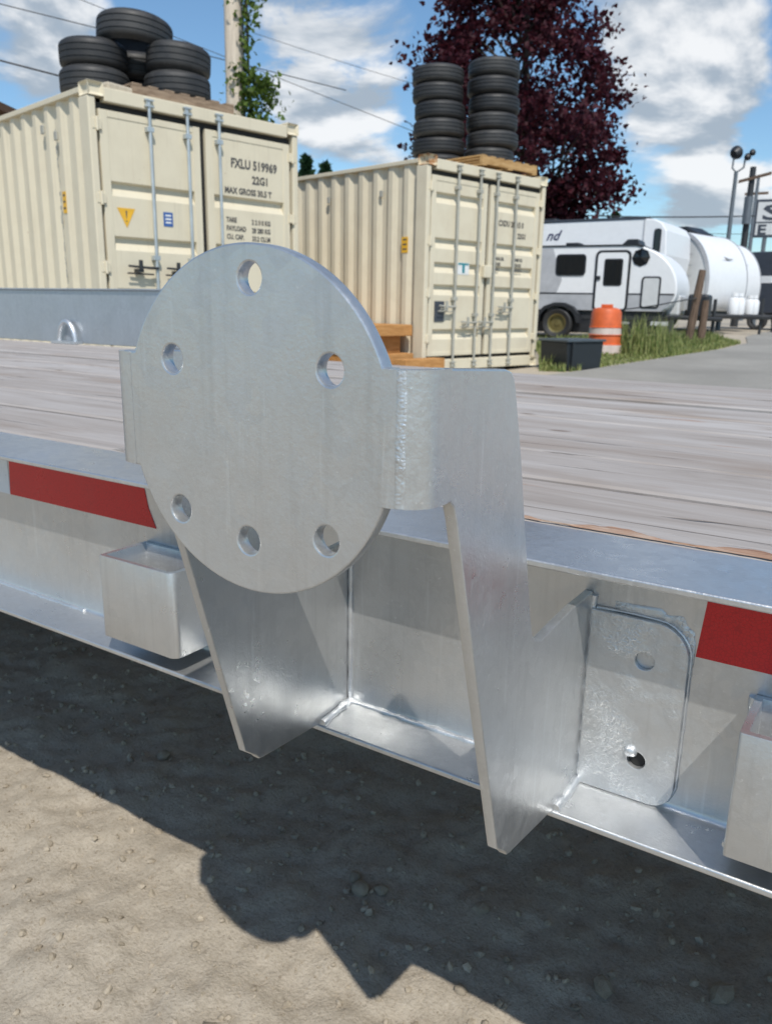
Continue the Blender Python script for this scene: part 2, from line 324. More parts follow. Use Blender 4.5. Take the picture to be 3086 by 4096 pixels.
def text_mesh(body, size, shear=0.0, bold=0.0, align='LEFT', xs=1.0):
    cu = bpy.data.curves.new('text', 'FONT'); cu.body = body; cu.size = size; cu.shear = shear; cu.offset = bold; cu.align_x = align; cu.resolution_u = 2; cu.extrude = 0.001
    ob = bpy.data.objects.new('text', cu); COL.objects.link(ob)
    me = bpy.data.meshes.new_from_object(ob.evaluated_get(bpy.context.evaluated_depsgraph_get()))
    bpy.data.objects.remove(ob); bpy.data.curves.remove(cu); me.materials.clear()
    me.transform(Matrix.Scale(xs, 4, (1, 0, 0))); return me
def arc(cx, cy, r, a0, a1, n): return [(cx+r*math.cos(R(a0+(a1-a0)*i/n)), cy+r*math.sin(R(a0+(a1-a0)*i/n))) for i in range(n+1)]
def rrect(x0, x1, y0, y1, r, n=4):
    return arc(x1-r, y1-r, r, 0, 90, n)+arc(x0+r, y1-r, r, 90, 180, n)+arc(x0+r, y0+r, r, 180, 270, n)+arc(x1-r, y0+r, r, 270, 360, n)
def weld(name, pts, r, parent, seed=0, flat_=1.0, mat='galv_weld', step=0.004):
    pts = [Vector(p) for p in pts]; path = []
    for a, b in zip(pts, pts[1:]):
        n = max(2, int((b-a).length/step)); path += [a.lerp(b, i/n) for i in range(n)]
    path.append(pts[-1]); rr = [r*(0.85+0.30*noise.noise(Vector((i*0.30, seed*3.1, 0)))+0.07*math.sin(i*1.3)) for i in range(len(path))]
    path = [p+Vector((noise.noise(Vector((i*.3, seed, 1))), noise.noise(Vector((i*.3, seed, 2))), noise.noise(Vector((i*.3, seed, 3)))))*r*0.18 for i, p in enumerate(path)]
    mb = MB().tube(path, rr, 8); return mb.build(name, mat, parent, smooth=80)
def copy_tree(o, parent=None):
    c = o.copy(); COL.objects.link(c); c.parent = parent
    for ch in list(o.children): copy_tree(ch, c)
    return c
DIP = 0.055           # the dirt lies a little lower under the trailer
def gz(x, y):
    d = math.hypot(x, y); t = min(1, max(0, (d-9)/11)); q = min(1, max(0, (d-3.2)/4.8)); return 0.3*t*t*(3-2*t)-DIP*(1-q*q*(3-2*q))

# ------------------------------------------------------------------ ground
def lin(a, b, n): return [a+(b-a)*i/n for i in range(n)]
xs = lin(-900, -60, 8)+lin(-60, -12, 24)+lin(-12, -2.6, 32)+lin(-2.6, 0.5, 230)+lin(0.5, 6, 22)+lin(6, 60, 20)+lin(60, 900, 8)+[900]
ys = lin(-900, -60, 8)+lin(-60, -4, 18)+lin(-4, 0.3, 24)+lin(0.3, 1.7, 110)+lin(1.7, 4, 40)+lin(4, 32, 70)+lin(32, 80, 16)+lin(80, 900, 8)+[900]
gv = []
for y in ys:
    for x in xs:
        z = gz(x, y)
        if -4 < x < 2 and -2 < y < 4:
            w = min(1, (x+4), (2-x)*2, (y+2), (4-y))
            z += w*(0.020*noise.noise(Vector((x*1.6, y*1.6, 3)))+0.013*noise.fractal(Vector((x*7, y*7, 1)), 0.9, 2.0, 5)+0.006*noise.noise(Vector((x*34, y*34, 8))))
        gv.append((x, y, z))
nx = len(xs); gf = [(j*nx+i, j*nx+i+1, (j+1)*nx+i+1, (j+1)*nx+i) for j in range(len(ys)-1) for i in range(nx-1)]
mb = MB(); mb.v = gv; mb.f = gf; mb.mi = [0]*len(gf)
struct(mb.build('ground', 'dirt', smooth=180))
def strip(pl, pr, lift, n=40):
    """sheet between two polylines following the ground"""
    def samp(p, t):
        k = t*(len(p)-1); i = min(int(k), len(p)-2); return Vector(p[i]).lerp(Vector(p[i+1]), k-i)
    m = 14; vs = []; fs = []
    for i in range(n+1):
        a, b = samp(pl, i/n), samp(pr, i/n)
        for k in range(m+1):
            q = a.lerp(b, k/m); vs.append((q.x, q.y, gz(q.x, q.y)+lift))
    fs = [(i*(m+1)+k, i*(m+1)+k+1, (i+1)*(m+1)+k+1, (i+1)*(m+1)+k) for i in range(n) for k in range(m)]
    return vs, fs
vsr, fsr = strip([(-6.6, 4.2), (-4.6, 8.0), (-4.0, 10.9), (-3.75, 12.4), (-3.42, 14.2), (-3.05, 16.0), (-2.95, 17.9), (-3.6, 21.5), (-4.2, 30), (-5, 60)],
                 [(6, 4.2), (6, 8), (6, 10.9), (6, 12.4), (6, 14.2), (6, 16), (6, 18), (6.5, 21.5), (8, 30), (12, 60)], 0.018, 90)
mb = MB(); mb.add(vsr, fsr); struct(mb.build('road', 'gravel_road', smooth=180))

# ------------------------------------------------------------------ trailer
trailer = thing('flatbed_trailer', 'galvanised steel flatbed trailer with grey timber deck and round spare wheel mount', 'trailer')
X0, X1 = -6.0, 2.3
ZT, ZB = HC-0.196, HC-0.420
FT, WT = 0.006, 0.005
def ibeam(y0, y1, wy):
    f = 0.007
    p = [(y0, ZB), (y1, ZB), (y1, ZB+FT)]
    p += [(wy+WT+f-f*math.sin(R(a)), ZB+FT+f-f*math.cos(R(a))) for a in (0, 30, 60, 90)]
    p += [(wy+WT+f-f*math.cos(R(a)), ZT-FT-f+f*math.sin(R(a))) for a in (0, 30, 60, 90)]
    p += [(y1, ZT-FT), (y1, ZT), (y0, ZT), (y0, ZT-FT)]
    p += [(wy-f+f*math.sin(R(a)), ZT-FT-f+f*math.cos(R(a))) for a in (0, 30, 60, 90)]
    p += [(wy-f+f*math.cos(R(a)), ZB+FT+f-f*math.sin(R(a))) for a in (0, 30, 60, 90)]
    p += [(y0, ZB+FT)]
    return p
YW = 0.638                                             # front face of the near web
rail = MB().prism(ibeam(0.578, 0.688, YW), 'x', X0, X1).build('side_rail', 'galv', trailer, smooth=35, bevel=0.0015)
rail['label'] = 'galvanised I-beam side rail along the near edge of the deck'
FY0, FY1 = 2.316, 2.426
MB().prism(ibeam(FY0, FY1, 2.37), 'x', X0, X1).build('side_rail', 'galv', trailer, smooth=35).location.z = -0.022
for x in (X0, X1-0.1): MB().box(x, x+0.1, 0.69, FY0-0.002, ZB+0.01, ZT-0.05).build('end_beam', 'galv', trailer, bevel=0.003)
for i in range(13): MB().box(-5.5+i*0.6, -5.45+i*0.6, 0.645, 2.368, ZT-0.12, ZT-0.045).build('cross_member', 'galv', trailer)
# deck boards
NPL = 9; PY0, PY1 = 0.690, 2.314; pw = (PY1-PY0)/NPL
pm = None
for i in range(NPL):
    if pm is None:
        mb = MB(); n = 26; w2 = (pw-0.010)/2
        prof = [(-w2, -0.04), (w2, -0.04), (w2, -0.003), (w2-0.004, 0), (-w2+0.004, 0), (-w2, -0.003)]
        mb.prism(prof, 'x', X0+0.004, X1-0.004); o = mb.build('plank', 'deck_wood', trailer); pm = o.data
    else:
        o = bpy.data.objects.new('plank', pm); COL.objects.link(o); o.parent = trailer
    o.location = (rnd.uniform(-.002, .002), PY0-.003+pw*(i+0.5), ZT+0.001+(rnd.uniform(-0.003, 0.004) if i else 0)); o.rotation_euler.x = R(rnd.uniform(-.5, .5)) if i else 0
# worn raw strip along the front arris of the first board
vs_, n = [], 420
for k in range(n+1):
    x = -0.36+0.95*k/n; w = max(0.0008, 0.009+0.020*noise.noise(Vector((x*17, 3, 0)))+0.006*noise.noise(Vector((x*75, 1, 0)))) if 0 < k < n else 0.0004
    y = 0.6926+0.0006*noise.noise(Vector((x*60, 7, 0))); vs_ += [(x, y, ZT+.0006), (x, y+w*.5, ZT+.0022), (x, y+w, ZT+.0014)]
mb = MB(); mb.add(vs_, [(3*k+q, 3*k+q+1, 3*k+q+4, 3*k+q+3) for k in range(n) for q in (0, 1)]); mb.build('worn_edge', 'deck_splinter', trailer, smooth=60)
# fenders, wheels
def fender(yin, s):
    mb = MB(); a, b = (yin, yin+0.25*s)
    y0, y1 = min(a, b), max(a, b)
    out = [(-5.0, ZT+.004), (-4.75, HC+0.038), (-2.42, HC+0.038), (-2.12, ZT+.004)]
    inn = [(-2.14, ZT+.004), (-2.43, HC+0.034), (-4.74, HC+0.034), (-4.98, ZT+.004)]
    mb.prism(out+inn, 'y', y0, y1)
    ys_ = (y0, y0+0.004) if s > 0 else (y1-0.004, y1)
    mb.prism(out, 'y', ys_[0]-0.0005, ys_[1])
    ye = (y1-0.004, y1) if s > 0 else (y0, y0+.004)
    mb.prism([(-5.0, ZT+.004), (-4.75, HC+0.038), (-2.42, HC+0.038), (-2.12, ZT+.004), (-2.2, ZT+.06), (-2.46, HC-.02), (-4.7, HC-.02), (-4.92, ZT+.06)], 'y', ye[0], ye[1]+0.0005)
    mb.box(-4.74, -2.43, y0-0.012, y1+0.012, HC+0.0385, HC+0.045)
    return mb.build('fender', 'galv_dull', trailer, bevel=0.002)
fen = fender(FY0+0.001, 1); fender(0.576, -1)
mb = MB(); mb.tube([(-3.215+0.058*math.cos(R(a)), FY0-0.02, ZT+0.003+0.095*math.sin(R(a))) for a in range(0, 181, 15)], 0.011, 8)
mb.box(-3.30, -3.13, FY0-0.045, FY0-0.002, ZT+.001, ZT+0.012); mb.build('lashing_ring', 'galv_weld', fen, smooth=60)
def tyre_mesh(Ro, w, Ri, name='tyre'):
    h = w/2; bz = h*0.72
    p = [(Ri, -bz), (Ri+0.015, -bz-0.01), ((Ro+Ri)/2+0.02, -h), (Ro-0.05, -h*0.97), (Ro-0.022, -h*0.86), (Ro-0.006, -h*0.72), (Ro, -h*0.58)]
    for c in (-0.42, 0.0, 0.42):
        z = c*h; gw = h*0.045
        p += [(Ro+0.002, z-gw), (Ro-0.005, z-gw*0.6), (Ro-0.005, z+gw*0.6), (Ro+0.002, z+gw)]
    p += [(Ro, h*0.58), (Ro-0.006, h*0.72), (Ro-0.022, h*0.86), (Ro-0.05, h*0.97), ((Ro+Ri)/2+0.02, h), (Ri+0.015, bz+0.01), (Ri, bz), (Ri+0.02, bz*0.9), (Ro-0.03, h*0.75), (Ro-0.03, -h*0.75), (Ri+0.02, -bz*0.9)]
    return MB().lathe(p, 56, closed=True)
def rim(mb, Ri, w, M):
    mb.lathe([(0.0, w*0.12), (Ri*0.3, w*0.12), (Ri*0.35, w*0.05), (Ri*0.8, w*0.02), (Ri*0.86, w*0.3), (Ri+0.004, w*0.36), (Ri+0.004, -w*0.36), (Ri*0.86, -w*0.3), (Ri*0.8, -w*0.05), (0, -w*0.05)], 32, M)
Mx = Matrix.Rotation(R(90), 4, 'X')
for yy, s in ((0.45, -1), (2.55, 1)):
    for xx in (-3.05, -4.05):
        M = Matrix.Translation((xx, yy, 0.355-DIP*0.7)) @ Mx
        tb = tyre_mesh(0.355, 0.2, 0.195); mb = MB(); mb.add(tb.v, tb.f, M); o = mb.build('wheel', 'rubber', trailer, smooth=40)
        mb = MB(); rim(mb, 0.195, 0.2, M); mb.build('rim', 'galv_dull', o, smooth=40)
for xx in (-3.05, -4.05): MB().tube([(xx, 0.5, 0.355-DIP*.7), (xx, 2.5, 0.355-DIP*.7)], 0.04, 12).build('axle', 'galv_dull', trailer, smooth=40)
# reflective tape on the near web
yt = YW-0.0008
def tape(xa, xb, mat, slant=0.0, lab=None):
    mb = MB().prism([(xa, HC-0.2705), (xb, HC-0.2705), (xb-slant, HC-0.246), (xb-slant*1.5, HC-0.2215), (xa+.004, HC-0.2215)], 'y', yt, YW+0.0002)
    o = mb.build('reflective_tape', mat, rail)
    if lab: o['label'] = lab
tape(-1.05, -0.748, 'red_tape', 0.012, 'red reflective tape with an angled end'); tape(-1.23, -1.0505, 'white_tape'); tape(-0.1137, 0.17, 'red_tape', 0, 'red reflective tape beside the two-hole plate'); tape(0.1705, 0.35, 'white_tape')
# stake pockets
def pocket(x0, x1):
    o_ = [(x1, 0.6375), (x0, 0.6375)]+arc(x0+0.003, 0.570, 0.003, 180, 270, 3)+arc(x1-0.010, 0.577, 0.010, 270, 360, 6)
    i_ = [(x1-0.006, 0.632), (x0+0.006, 0.632)]+arc(x0+0.008, 0.575, 0.002, 180, 270, 2)+arc(x1-0.012, 0.579, 0.006, 270, 360, 4)
    me = plate(o_, [i_[::-1]], 0.1015, 0.0006, Matrix.Translation((0, 0, HC-0.34025)))
    o = link('stake_pocket', me, 'galv', trailer, smooth=35); MB().box(x0+0.0065, x1-0.0065, 0.5755, 0.6315, HC-0.345, HC-0.342).build('pocket_floor', 'galv_dull', o); return o
pk = pocket(-0.768, -0.645); pk2 = pocket(-0.066, 0.057)
weld('weld_bead', [(-0.645, 0.610, HC-0.2885), (-0.645, 0.636, HC-0.288)], 0.0036, pk, 3)
weld('weld_bead', [(-0.768, 0.637, HC-0.30), (-0.768, 0.637, HC-0.388)], 0.003, pk, 4)
weld('weld_bead', [(-0.067, 0.637, HC-0.292), (-0.067, 0.637, HC-0.389)], 0.004, pk2, 5)
weld('weld_bead', [(-0.0665, 0.634, HC-0.393), (-0.0665, 0.585, HC-0.394)], 0.0035, pk2, 6)

# spare wheel mount: face plate (disc with wings), bent sides running down as gussets
YD = 0.3433; TP = 0.0095; TG = 0.0078; DX, DZ, DR = -0.3198, HC-0.0696, 0.1015
WZ1, WZ0 = HC-0.031, HC-0.1045
XL, XR = -0.424, -0.2215
def circ(cx, cz, r, n): return [(cx+r*math.cos(2*math.pi*i/n), cz+r*math.sin(2*math.pi*i/n)) for i in range(n)]
# outline = disc united with the wing rectangle
def ang(x, z): return math.degrees(math.atan2(z-DZ, x-DX))
zr1 = math.degrees(math.asin((WZ1-DZ)/DR)); zr0 = math.degrees(math.asin((WZ0-DZ)/DR))
out = [(XR, WZ0), (XR, WZ1)] if XR > DX+DR*math.cos(R(zr1)) else []
out += arc(DX, DZ, DR, zr1, 180-zr1, 64)
out += [(XL, WZ1), (XL, WZ0)] if XL < DX-DR*math.cos(R(zr1)) else []
out += arc(DX, DZ, DR, 180-zr0, 360+zr0, 72)
holes = [circ(DX+DR*0.687*math.cos(R(a)), DZ+DR*0.687*math.sin(R(a)), 0.0087, 28)[::-1] for a in (30.5, 149.5, 269)]
holes += [circ(DX+DR*0.815*math.cos(R(a)), DZ+DR*0.815*math.sin(R(a)), 0.0087, 28)[::-1] for a in (87, 225, 314)]
Mp = Matrix(((1, 0, 0, 0), (0, 0, 1, YD+TP/2), (0, 1, 0, 0), (0, 0, 0, 1)))
mount = link('mount_plate', plate(out, holes, TP, 0.0012, Mp), 'galv', trailer, smooth=30)
mount['label'] = 'round steel spare wheel mounting disc with six bolt holes'
SIDE = [(0.3633, -0.031), (0.438, -0.0355), (0.446, -0.0375), (0.451, -0.0425), (0.4545, -0.051), (0.468, -0.092), (0.481, -0.140), (0.503, -0.218), (0.507, -0.228), (0.514, -0.2345), (0.526, -0.2385), (0.560, -0.2355), (0.592, -0.2335), (0.612, -0.2335),
        (0.637, -0.2335), (0.637, -0.4137), (0.580, -0.4137), (0.492, -0.4000), (0.486, -0.3985), (0.4815, -0.3935), (0.466, -0.381), (0.383, -0.116), (0.3795, -0.108), (0.375, -0.1045), (0.3633, -0.1045)]
def side_plate(name, xo_fn, s, r):
    """side plate; xo_fn(y) is the outer face, s = direction of the outer normal"""
    pts = [(y-(0.007 if s < 0 and y < 0.5 and z < -0.11 else 0), HC+z) for y, z in SIDE]  # left gusset's front edge set forward to block a light spot in the shadow
    Ms = Matrix(((0, 0, 1, 0), (1, 0, 0, 0), (0, 1, 0, 0), (0, 0, 0, 1)))
    me = plate(pts, [], TG, 0.0012, Ms)
    for v in me.vertices: v.co.x += xo_fn(v.co.y)-s*TG/2
    mb = MB(); x0 = xo_fn(0.3633)
    outer = [(x0-s*(r+0.006), YD-0.0002)]+[(x0-s*r+s*r*math.sin(R(a)), YD+r-r*math.cos(R(a))-(0.0002 if a == 0 else 0)) for a in range(0, 91, 9)]
    inner = [(x0-s*r+s*(r-TP)*math.sin(R(a)), YD+r-(r-TP)*math.cos(R(a))) for a in range(90, -1, -9)]
    outer += [(xo_fn(0.3713)+s*0.0002, 0.3713)]; inner = [(xo_fn(0.3713)-s*TP, 0.3713)]+inner
    mb.prism(outer+inner, 'z', WZ0+.0006, WZ1-.0006)
    mb.build('bent_corner', 'galv', mount, smooth=30)
    if s > 0:
        vs2 = []; nz_ = 140; aa = list(range(10, 27, 2))
        for k in range(nz_+1):
            z = WZ0+0.001+(WZ1-WZ0-0.002)*k/nz_
            for q, a in enumerate(aa):
                e = 0.0 if q in (0, len(aa)-1) else 0.0003+0.0006*max(0, noise.noise(Vector((z*900, a*0.3, 3))))
                vs2.append((x0-r+(r+e)*math.sin(R(a+2*noise.noise(Vector((z*90, 1, 1))))), YD+r-(r+e)*math.cos(R(a)), z))
        m_ = len(aa); mb = MB(); mb.add(vs2, [(k*m_+q, k*m_+q+1, (k+1)*m_+q+1, (k+1)*m_+q) for k in range(nz_) for q in range(m_-1)]); mb.build('weld_seam', 'galv_rough', mount, smooth=180)
    return link(name, me, 'galv', mount, smooth=30)
gr = side_plate('side_gusset', lambda y: -0.2015, 1, 0.02)
gl = side_plate('side_gusset', lambda y: -0.438-(max(y, 0.3633)-0.3633)*0.10, -1, 0.014)
lx = lambda y: -0.438-(y-0.3633)*0.10
weld('weld_bead', [(-0.2005, 0.6375, HC-0.236), (-0.2005, 0.6375, HC-0.412)], 0.0045, gr, 11)
weld('weld_bead', [(-0.2005, 0.580, HC-0.4125), (-0.2005, 0.637, HC-0.4125)], 0.006, gr, 12)
weld('weld_bead', [(lx(.637)+.0105, 0.6375, HC-0.236), (lx(.637)+.0105, 0.6375, HC-0.412)], 0.0035, gl, 13)
weld('weld_bead', [(lx(.58)+.0105, 0.580, HC-0.4125), (lx(.637)+.0105, 0.637, HC-0.4125)], 0.0055, gl, 14)
weld('weld_bead', [(lx(.637)+.012, 0.6365, HC-0.4125), (-0.36, 0.6365, HC-0.413), (-0.212, 0.6365, HC-0.413)], 0.0042, gl, 15)
MB().box(-0.4305, -0.2115, YD+TP+0.0005, 0.445, HC-0.090, HC-0.082).build('sun_blocker', 'galv', mount)  # unseen plate added inside the mount to stop sun leaking through its shadow
# backing plate with two holes
bo = [(-0.2000, HC-0.413), (-0.2000, HC-0.2470)]+arc(-0.146, HC-0.2755, 0.0285, 90, 0, 10)[0:]+arc(-0.137, HC-0.393, 0.0195, 0, -90, 6)
bo = bo[::-1]
bh = [circ(-0.1518, HC-0.2828, 0.0080, 22)[::-1], circ(-0.1502, HC-0.3747, 0.0078, 22)[::-1]]
bp = link('backing_plate', plate(bo, bh, 0.006, 0.0008, Matrix(((1, 0, 0, 0), (0, 0, 1, YW-0.0032), (0, 1, 0, 0), (0, 0, 0, 1)))), 'galv_rough', rail, smooth=30)
bp['label'] = 'round-cornered galvanised plate with two holes welded to the rail web'
for q, (hx, hz) in enumerate(((-0.1518, -0.2828), (-0.1502, -0.3747))):
    MB().lathe([(0.0, 0.0), (0.0079, 0.0), (0.0079, 0.0006), (0.0, 0.0006)], 20, Matrix.Translation((hx, YW-0.0007, HC+hz)) @ Mx).build('hole_bottom', 'galv_rough' if q == 0 else 'gasket', bp)
weld('weld_bead', [(-0.197, YW-0.001, HC-0.2465), (-0.17, YW-0.001, HC-0.2455)]+[(-0.146+0.0295*math.sin(R(a)), YW-0.001, HC-0.2755+0.0295*math.cos(R(a))) for a in range(0, 91, 15)]+[(-0.1165, YW-0.001, HC-0.392), (-0.122, YW-0.001, HC-0.406), (-0.137, YW-0.001, HC-0.4125), (-0.196, YW-0.001, HC-0.4125)], 0.0017, bp, 22)
vs_, fs_ = [], []; na, nr = 46, 7      # rough zinc smear around the upper corner
for i in range(na+1):
    k = i/na; a = -8+108*k; cx, cz = -0.146, HC-0.2755
    for q in range(nr+1):
        rr = 0.0285+0.013*q/nr*(0.75+0.5*noise.noise(Vector((k*7, 2, 0)))); x, z = cx+rr*math.cos(R(a)), cz+rr*math.sin(R(a))*(1.0 if a < 90 else 1)
        if a > 90: x -= (a-90)*0.0030
        h = 0.0006+0.0010*math.sin(math.pi*q/nr)*(0.6+1.2*noise.noise(Vector((x*190, z*190, 5))))
        x = min(x, -0.1146); vs_.append((x, YW-max(0.0001, h if 0 < q < nr and 0 < i < na else 0), min(z, HC-0.2045)))
fs_ = [(i*(nr+1)+q, i*(nr+1)+q+1, (i+1)*(nr+1)+q+1, (i+1)*(nr+1)+q) for i in range(na) for q in range(nr)]
mb = MB(); mb.add(vs_, fs_); mb.build('zinc_smear', 'galv_rough', bp, smooth=180)
bm = bmesh.new(); bmesh.ops.create_icosphere(bm, subdivisions=3, radius=0.0058); me = bpy.data.meshes.new('zinc_drip')
for v in bm.verts: v.co = Vector((v.co.x*1.0-0.1555, v.co.y*0.75+YW-0.0065, v.co.z*0.95+HC-0.3672))+Vector((0, 0, 0.001*noise.noise(v.co*300)))
bm.to_mesh(me); bm.free(); link('zinc_drip', me, 'galv_weld', bp, smooth=180)
weld('weld_bead', [(-1.6, YW-0.002, HC-0.4128), (-0.90, YW-0.002, HC-0.4128)], 0.0034, rail, 31)

# ------------------------------------------------------------------ shipping containers
CW, CH, CL = 2.438, 2.591, 6.058
def corr(u, vs_, ve, z0, z1, phase, out=-1, pitch=0.278, depth=0.036):
    """corrugated sheet lying in local plane x=u, running along local y"""
    pts = []; y = phase-pitch*4
    while y < ve+pitch:
        for dy, d in ((0, 0), (0.072, 0), (0.140, depth), (0.210, depth)): pts.append((y-0.036+dy, d))
        y += pitch
    pts = [p for p in pts if vs_ < p[0] < ve]; pts = [(vs_, pts[0][1])]+pts+[(ve, pts[-1][1])]
    vs2 = [(u-out*d, y, z) for z in (z0, z1) for y, d in pts]; n = len(pts)
    return vs2, [(i, i+1, n+i+1, n+i) for i in range(n-1)]
def casting(mb, x0, x1, y0, y1, z0, z1, sx, sy):
    """corner fitting: box with an oval opening on the outer side and end faces"""
    bm = bmesh.new(); vs = [bm.verts.new((x, y, z)) for z in (z0, z1) for y in (y0, y1) for x in (x0, x1)]
    for f in [(0, 2, 3, 1), (4, 5, 7, 6), (0, 1, 5, 4), (2, 6, 7, 3), (0, 4, 6, 2), (1, 3, 7, 5)]: bm.faces.new([vs[i] for i in f])
    bmesh.ops.recalc_face_normals(bm, faces=bm.faces)
    fs = [f for f in bm.faces if f.normal.dot(Vector((sx, 0, 0))) > .9 or f.normal.dot(Vector((0, sy, 0))) > .9]
    bmesh.ops.inset_individual(bm, faces=fs, thickness=0.034)
    for f in fs:
        nrm_ = f.normal.copy()
        for v in f.verts: v.co -= nrm_*0.035
    bm.verts.index_update(); mb.add([v.co.copy() for v in bm.verts], [tuple(v.index for v in f.verts) for f in bm.faces]); bm.free()
def container(label, loc, az, paintm, ribs, rods, rodm, handles, rust):
    c = thing('shipping_container', label, 'container', loc, az, 'cream shipping containers in the yard')
    P = paintm
    for x0, x1 in ((0, 0.075), (CW-0.075, CW)):
        mb = MB().box(x0, x1, 0.012, 0.20, 0.12, CH-0.12)
        xo = x0+0.0 if x0 == 0 else x1
        mb.build('corner_post', P, c, bevel=0.012)
        MB().box(x0+.004, x1-.004, CL-0.15, CL-0.012, 0.12, CH-0.12).build('corner_post', P, c)
    for x0, sx in ((-0.006, -1), (CW-0.156, 1)):
        for y0, sy in ((-0.006, -1), (CL-0.172, 1)):
            for z0 in (0, CH-0.118):
                mb = MB(); casting(mb, x0, x0+0.162, y0, y0+0.178, z0, z0+0.120, sx, sy)
                o = mb.build('corner_casting', 'cream_rust' if (rust and z0 > 1 and sx < 0 and sy < 0) else P, c, bevel=0.010)
                if rust and z0 > 1 and sx < 0 and sy < 0: o['label'] = 'rust-stained corner casting'
    MB().box(0.157, CW-0.157, 0.0, 0.10, CH-0.155, CH-0.035).build('header', P, c, bevel=0.008)
    MB().box(0.157, CW-0.157, 0.0, 0.10, 0.01, 0.150).build('sill', P, c, bevel=0.008)
    for x0 in (0.0, CW-0.06):
        MB().box(x0, x0+0.06, 0.173, CL-0.173, CH-0.085, CH-0.035).build('top_rail', P, c, bevel=0.006)
        MB().box(x0, x0+0.06, 0.173, CL-0.173, 0.012, 0.165).build('bottom_rail', P, c, bevel=0.006)
    mb = MB(); mb.add(*corr(0.022, 0.19, CL-0.14, 0.16, CH-0.07, 0.39)); mb.build('side_wall', P, c)
    mb = MB(); mb.add(*corr(CW-0.022, 0.19, CL-0.14, 0.16, CH-0.07, 0.39, 1)); mb.build('side_wall', P, c)
    MB().box(0.07, CW-0.07, CL-0.06, CL-0.03, 0.12, CH-0.05).build('end_wall', P, c)
    MB().box(0.061, CW-0.061, 0.11, CL-0.03, CH-0.07, CH-0.05).build('roof', P, c)
    MB().box(0.061, CW-0.061, 0.11, CL-0.06, 0.12, 0.15).build('floor', 'sleeper', c)
    MB().box(0.076, CW-0.076, 0.075, 0.105, 0.151, CH-0.156).build('door_gasket', 'gasket', c)
    zb, zt = 0.195, CH-0.218
    doors = []
    for k, (a, b) in enumerate(((0.104, 1.178), (1.244, CW-0.112))):
        mb = MB(); ya = 0.028
        mb.box(a, a+0.085, ya, 0.074, zb, zt).box(b-0.085, b, ya, 0.074, zb, zt).box(a+0.085, b-0.085, ya, 0.074, zt-0.06, zt).box(a+0.085, b-0.085, ya, 0.074, zb, zb+0.05)
        prof = [(zb+0.05, 0.006)]
        for z in sorted(ribs): prof += [(z-0.130, 0.006), (z-0.065, 0.046), (z-0.015, 0.046), (z, 0.006)]
        prof += [(zt-0.06, 0.006)]
        pl = [(ya+d, z) for z, d in prof]; n = len(pl)
        mb.add([(x, y, z) for x in (a+0.085, b-0.085) for y, z in pl], [(i, i+1, n+i+1, n+i) for i in range(n-1)])
        d = mb.build('door', P, c, bevel=0.004); doors.append(d)
        hx = a-0.03 if k == 0 else b+0.03
        for z in (0.42, 0.98, 1.60, 2.24):
            m2 = MB().box(hx-0.045, hx+0.045, ya-0.022, ya+0.02, z-0.045, z+0.045).tube([(hx, ya-0.026, z-0.06), (hx, ya-0.026, z+0.06)], 0.014, 8)
            m2.build('hinge', P, d, bevel=0.004)
    for i, x in enumerate(rods):
        d = doors[0 if i < 2 else 1]
        mb = MB().tube([(x, -0.012, 0.055), (x, -0.012, CH-0.075)], 0.0165, 10); mb.build('lock_rod', rodm, d, smooth=50)
        mb = MB()
        for z in (0.085, CH-0.10): mb.box(x-0.045, x+0.045, -0.034, 0.0, z-0.035, z-0.018).box(x-0.045, x+0.045, -0.034, 0.0, z+0.018, z+0.035).box(x-0.03, x-0.018, -0.03, 0.0, z-0.018, z+0.018)
        for z in (handles[i]+0.10, CH-0.33): mb.box(x-0.035, x+0.035, -0.030, 0.029, z-0.022, z+0.022)
        mb.build('rod_fittings', rodm, d, bevel=0.003)['kind'] = 'stuff'
        hz = handles[i]; s = -1
        mb = MB().tube([(x, -0.035, hz), (x+0.10*s, -0.045, hz), (x+0.32*s, -0.04, hz+0.012)], [0.014, 0.013, 0.010], 8)
        mb.box(x+s*0.20-0.03, x+s*0.20+0.03, -0.055, 0.028, hz-0.045, hz-0.012).box(x+s*0.20-0.018, x+s*0.20+0.018, -0.065, -0.05, hz-0.02, hz+0.07).tube([(x+s*.05, -0.03, hz-0.06), (x+s*0.33, -0.03, hz-0.055)], 0.008, 6)
        mb.build('lock_handle', 'rod_paint' if rodm == 'rod_paint' else 'steel_dark', d, smooth=40)
    mb = MB()
    return c, doors
def mark(c, body, x, z, size, xs=1.0, y=0.031, mat='ink'):
    me = text_mesh(body, size, 0, size*0.03, 'LEFT', xs); o = link('marking', me, mat, c); o.location = (x, y, z); o.rotation_euler = (R(90), 0, 0); return o
c1, d1 = container('cream shipping container with yellow triangle decal and silver lock rods', (-6.597, 5.125, 0.238), R(78.75), 'cream', [1.762, 1.272, 0.79], [0.60, 1.015, 1.385], 'zinc_rod', [0.99, 0.985, 0.985, 0.99], False)
mark(d1[1], 'FXLU 519969', 1.545, 2.055, 0.125, 0.86); mark(d1[1], '22G1', 1.815, 1.915, 0.11, 0.9); mark(d1[1], 'MAX GROSS 30.5 T', 1.46, 1.795, 0.085, 0.86)
for k, (a, b) in enumerate((('TARE', '2 2 0 0 KG'), ('PAYLOAD', '28 280 KG'), ('CU. CAP.', '33.2 CU.M'))):
    mark(d1[1], a, 1.47, 1.505-0.085*k, 0.07, 0.8); mark(d1[1], b, 1.80, 1.50-0.085*k, 0.07, 0.8)
dc = MB().prism([(0.232, 1.533), (0.418, 1.533), (0.325, 1.356)], 'y', 0.030, 0.0338).build('warning_decal', 'yellow_decal', d1[0]); dc['label'] = 'yellow triangular warning decal pointing down'
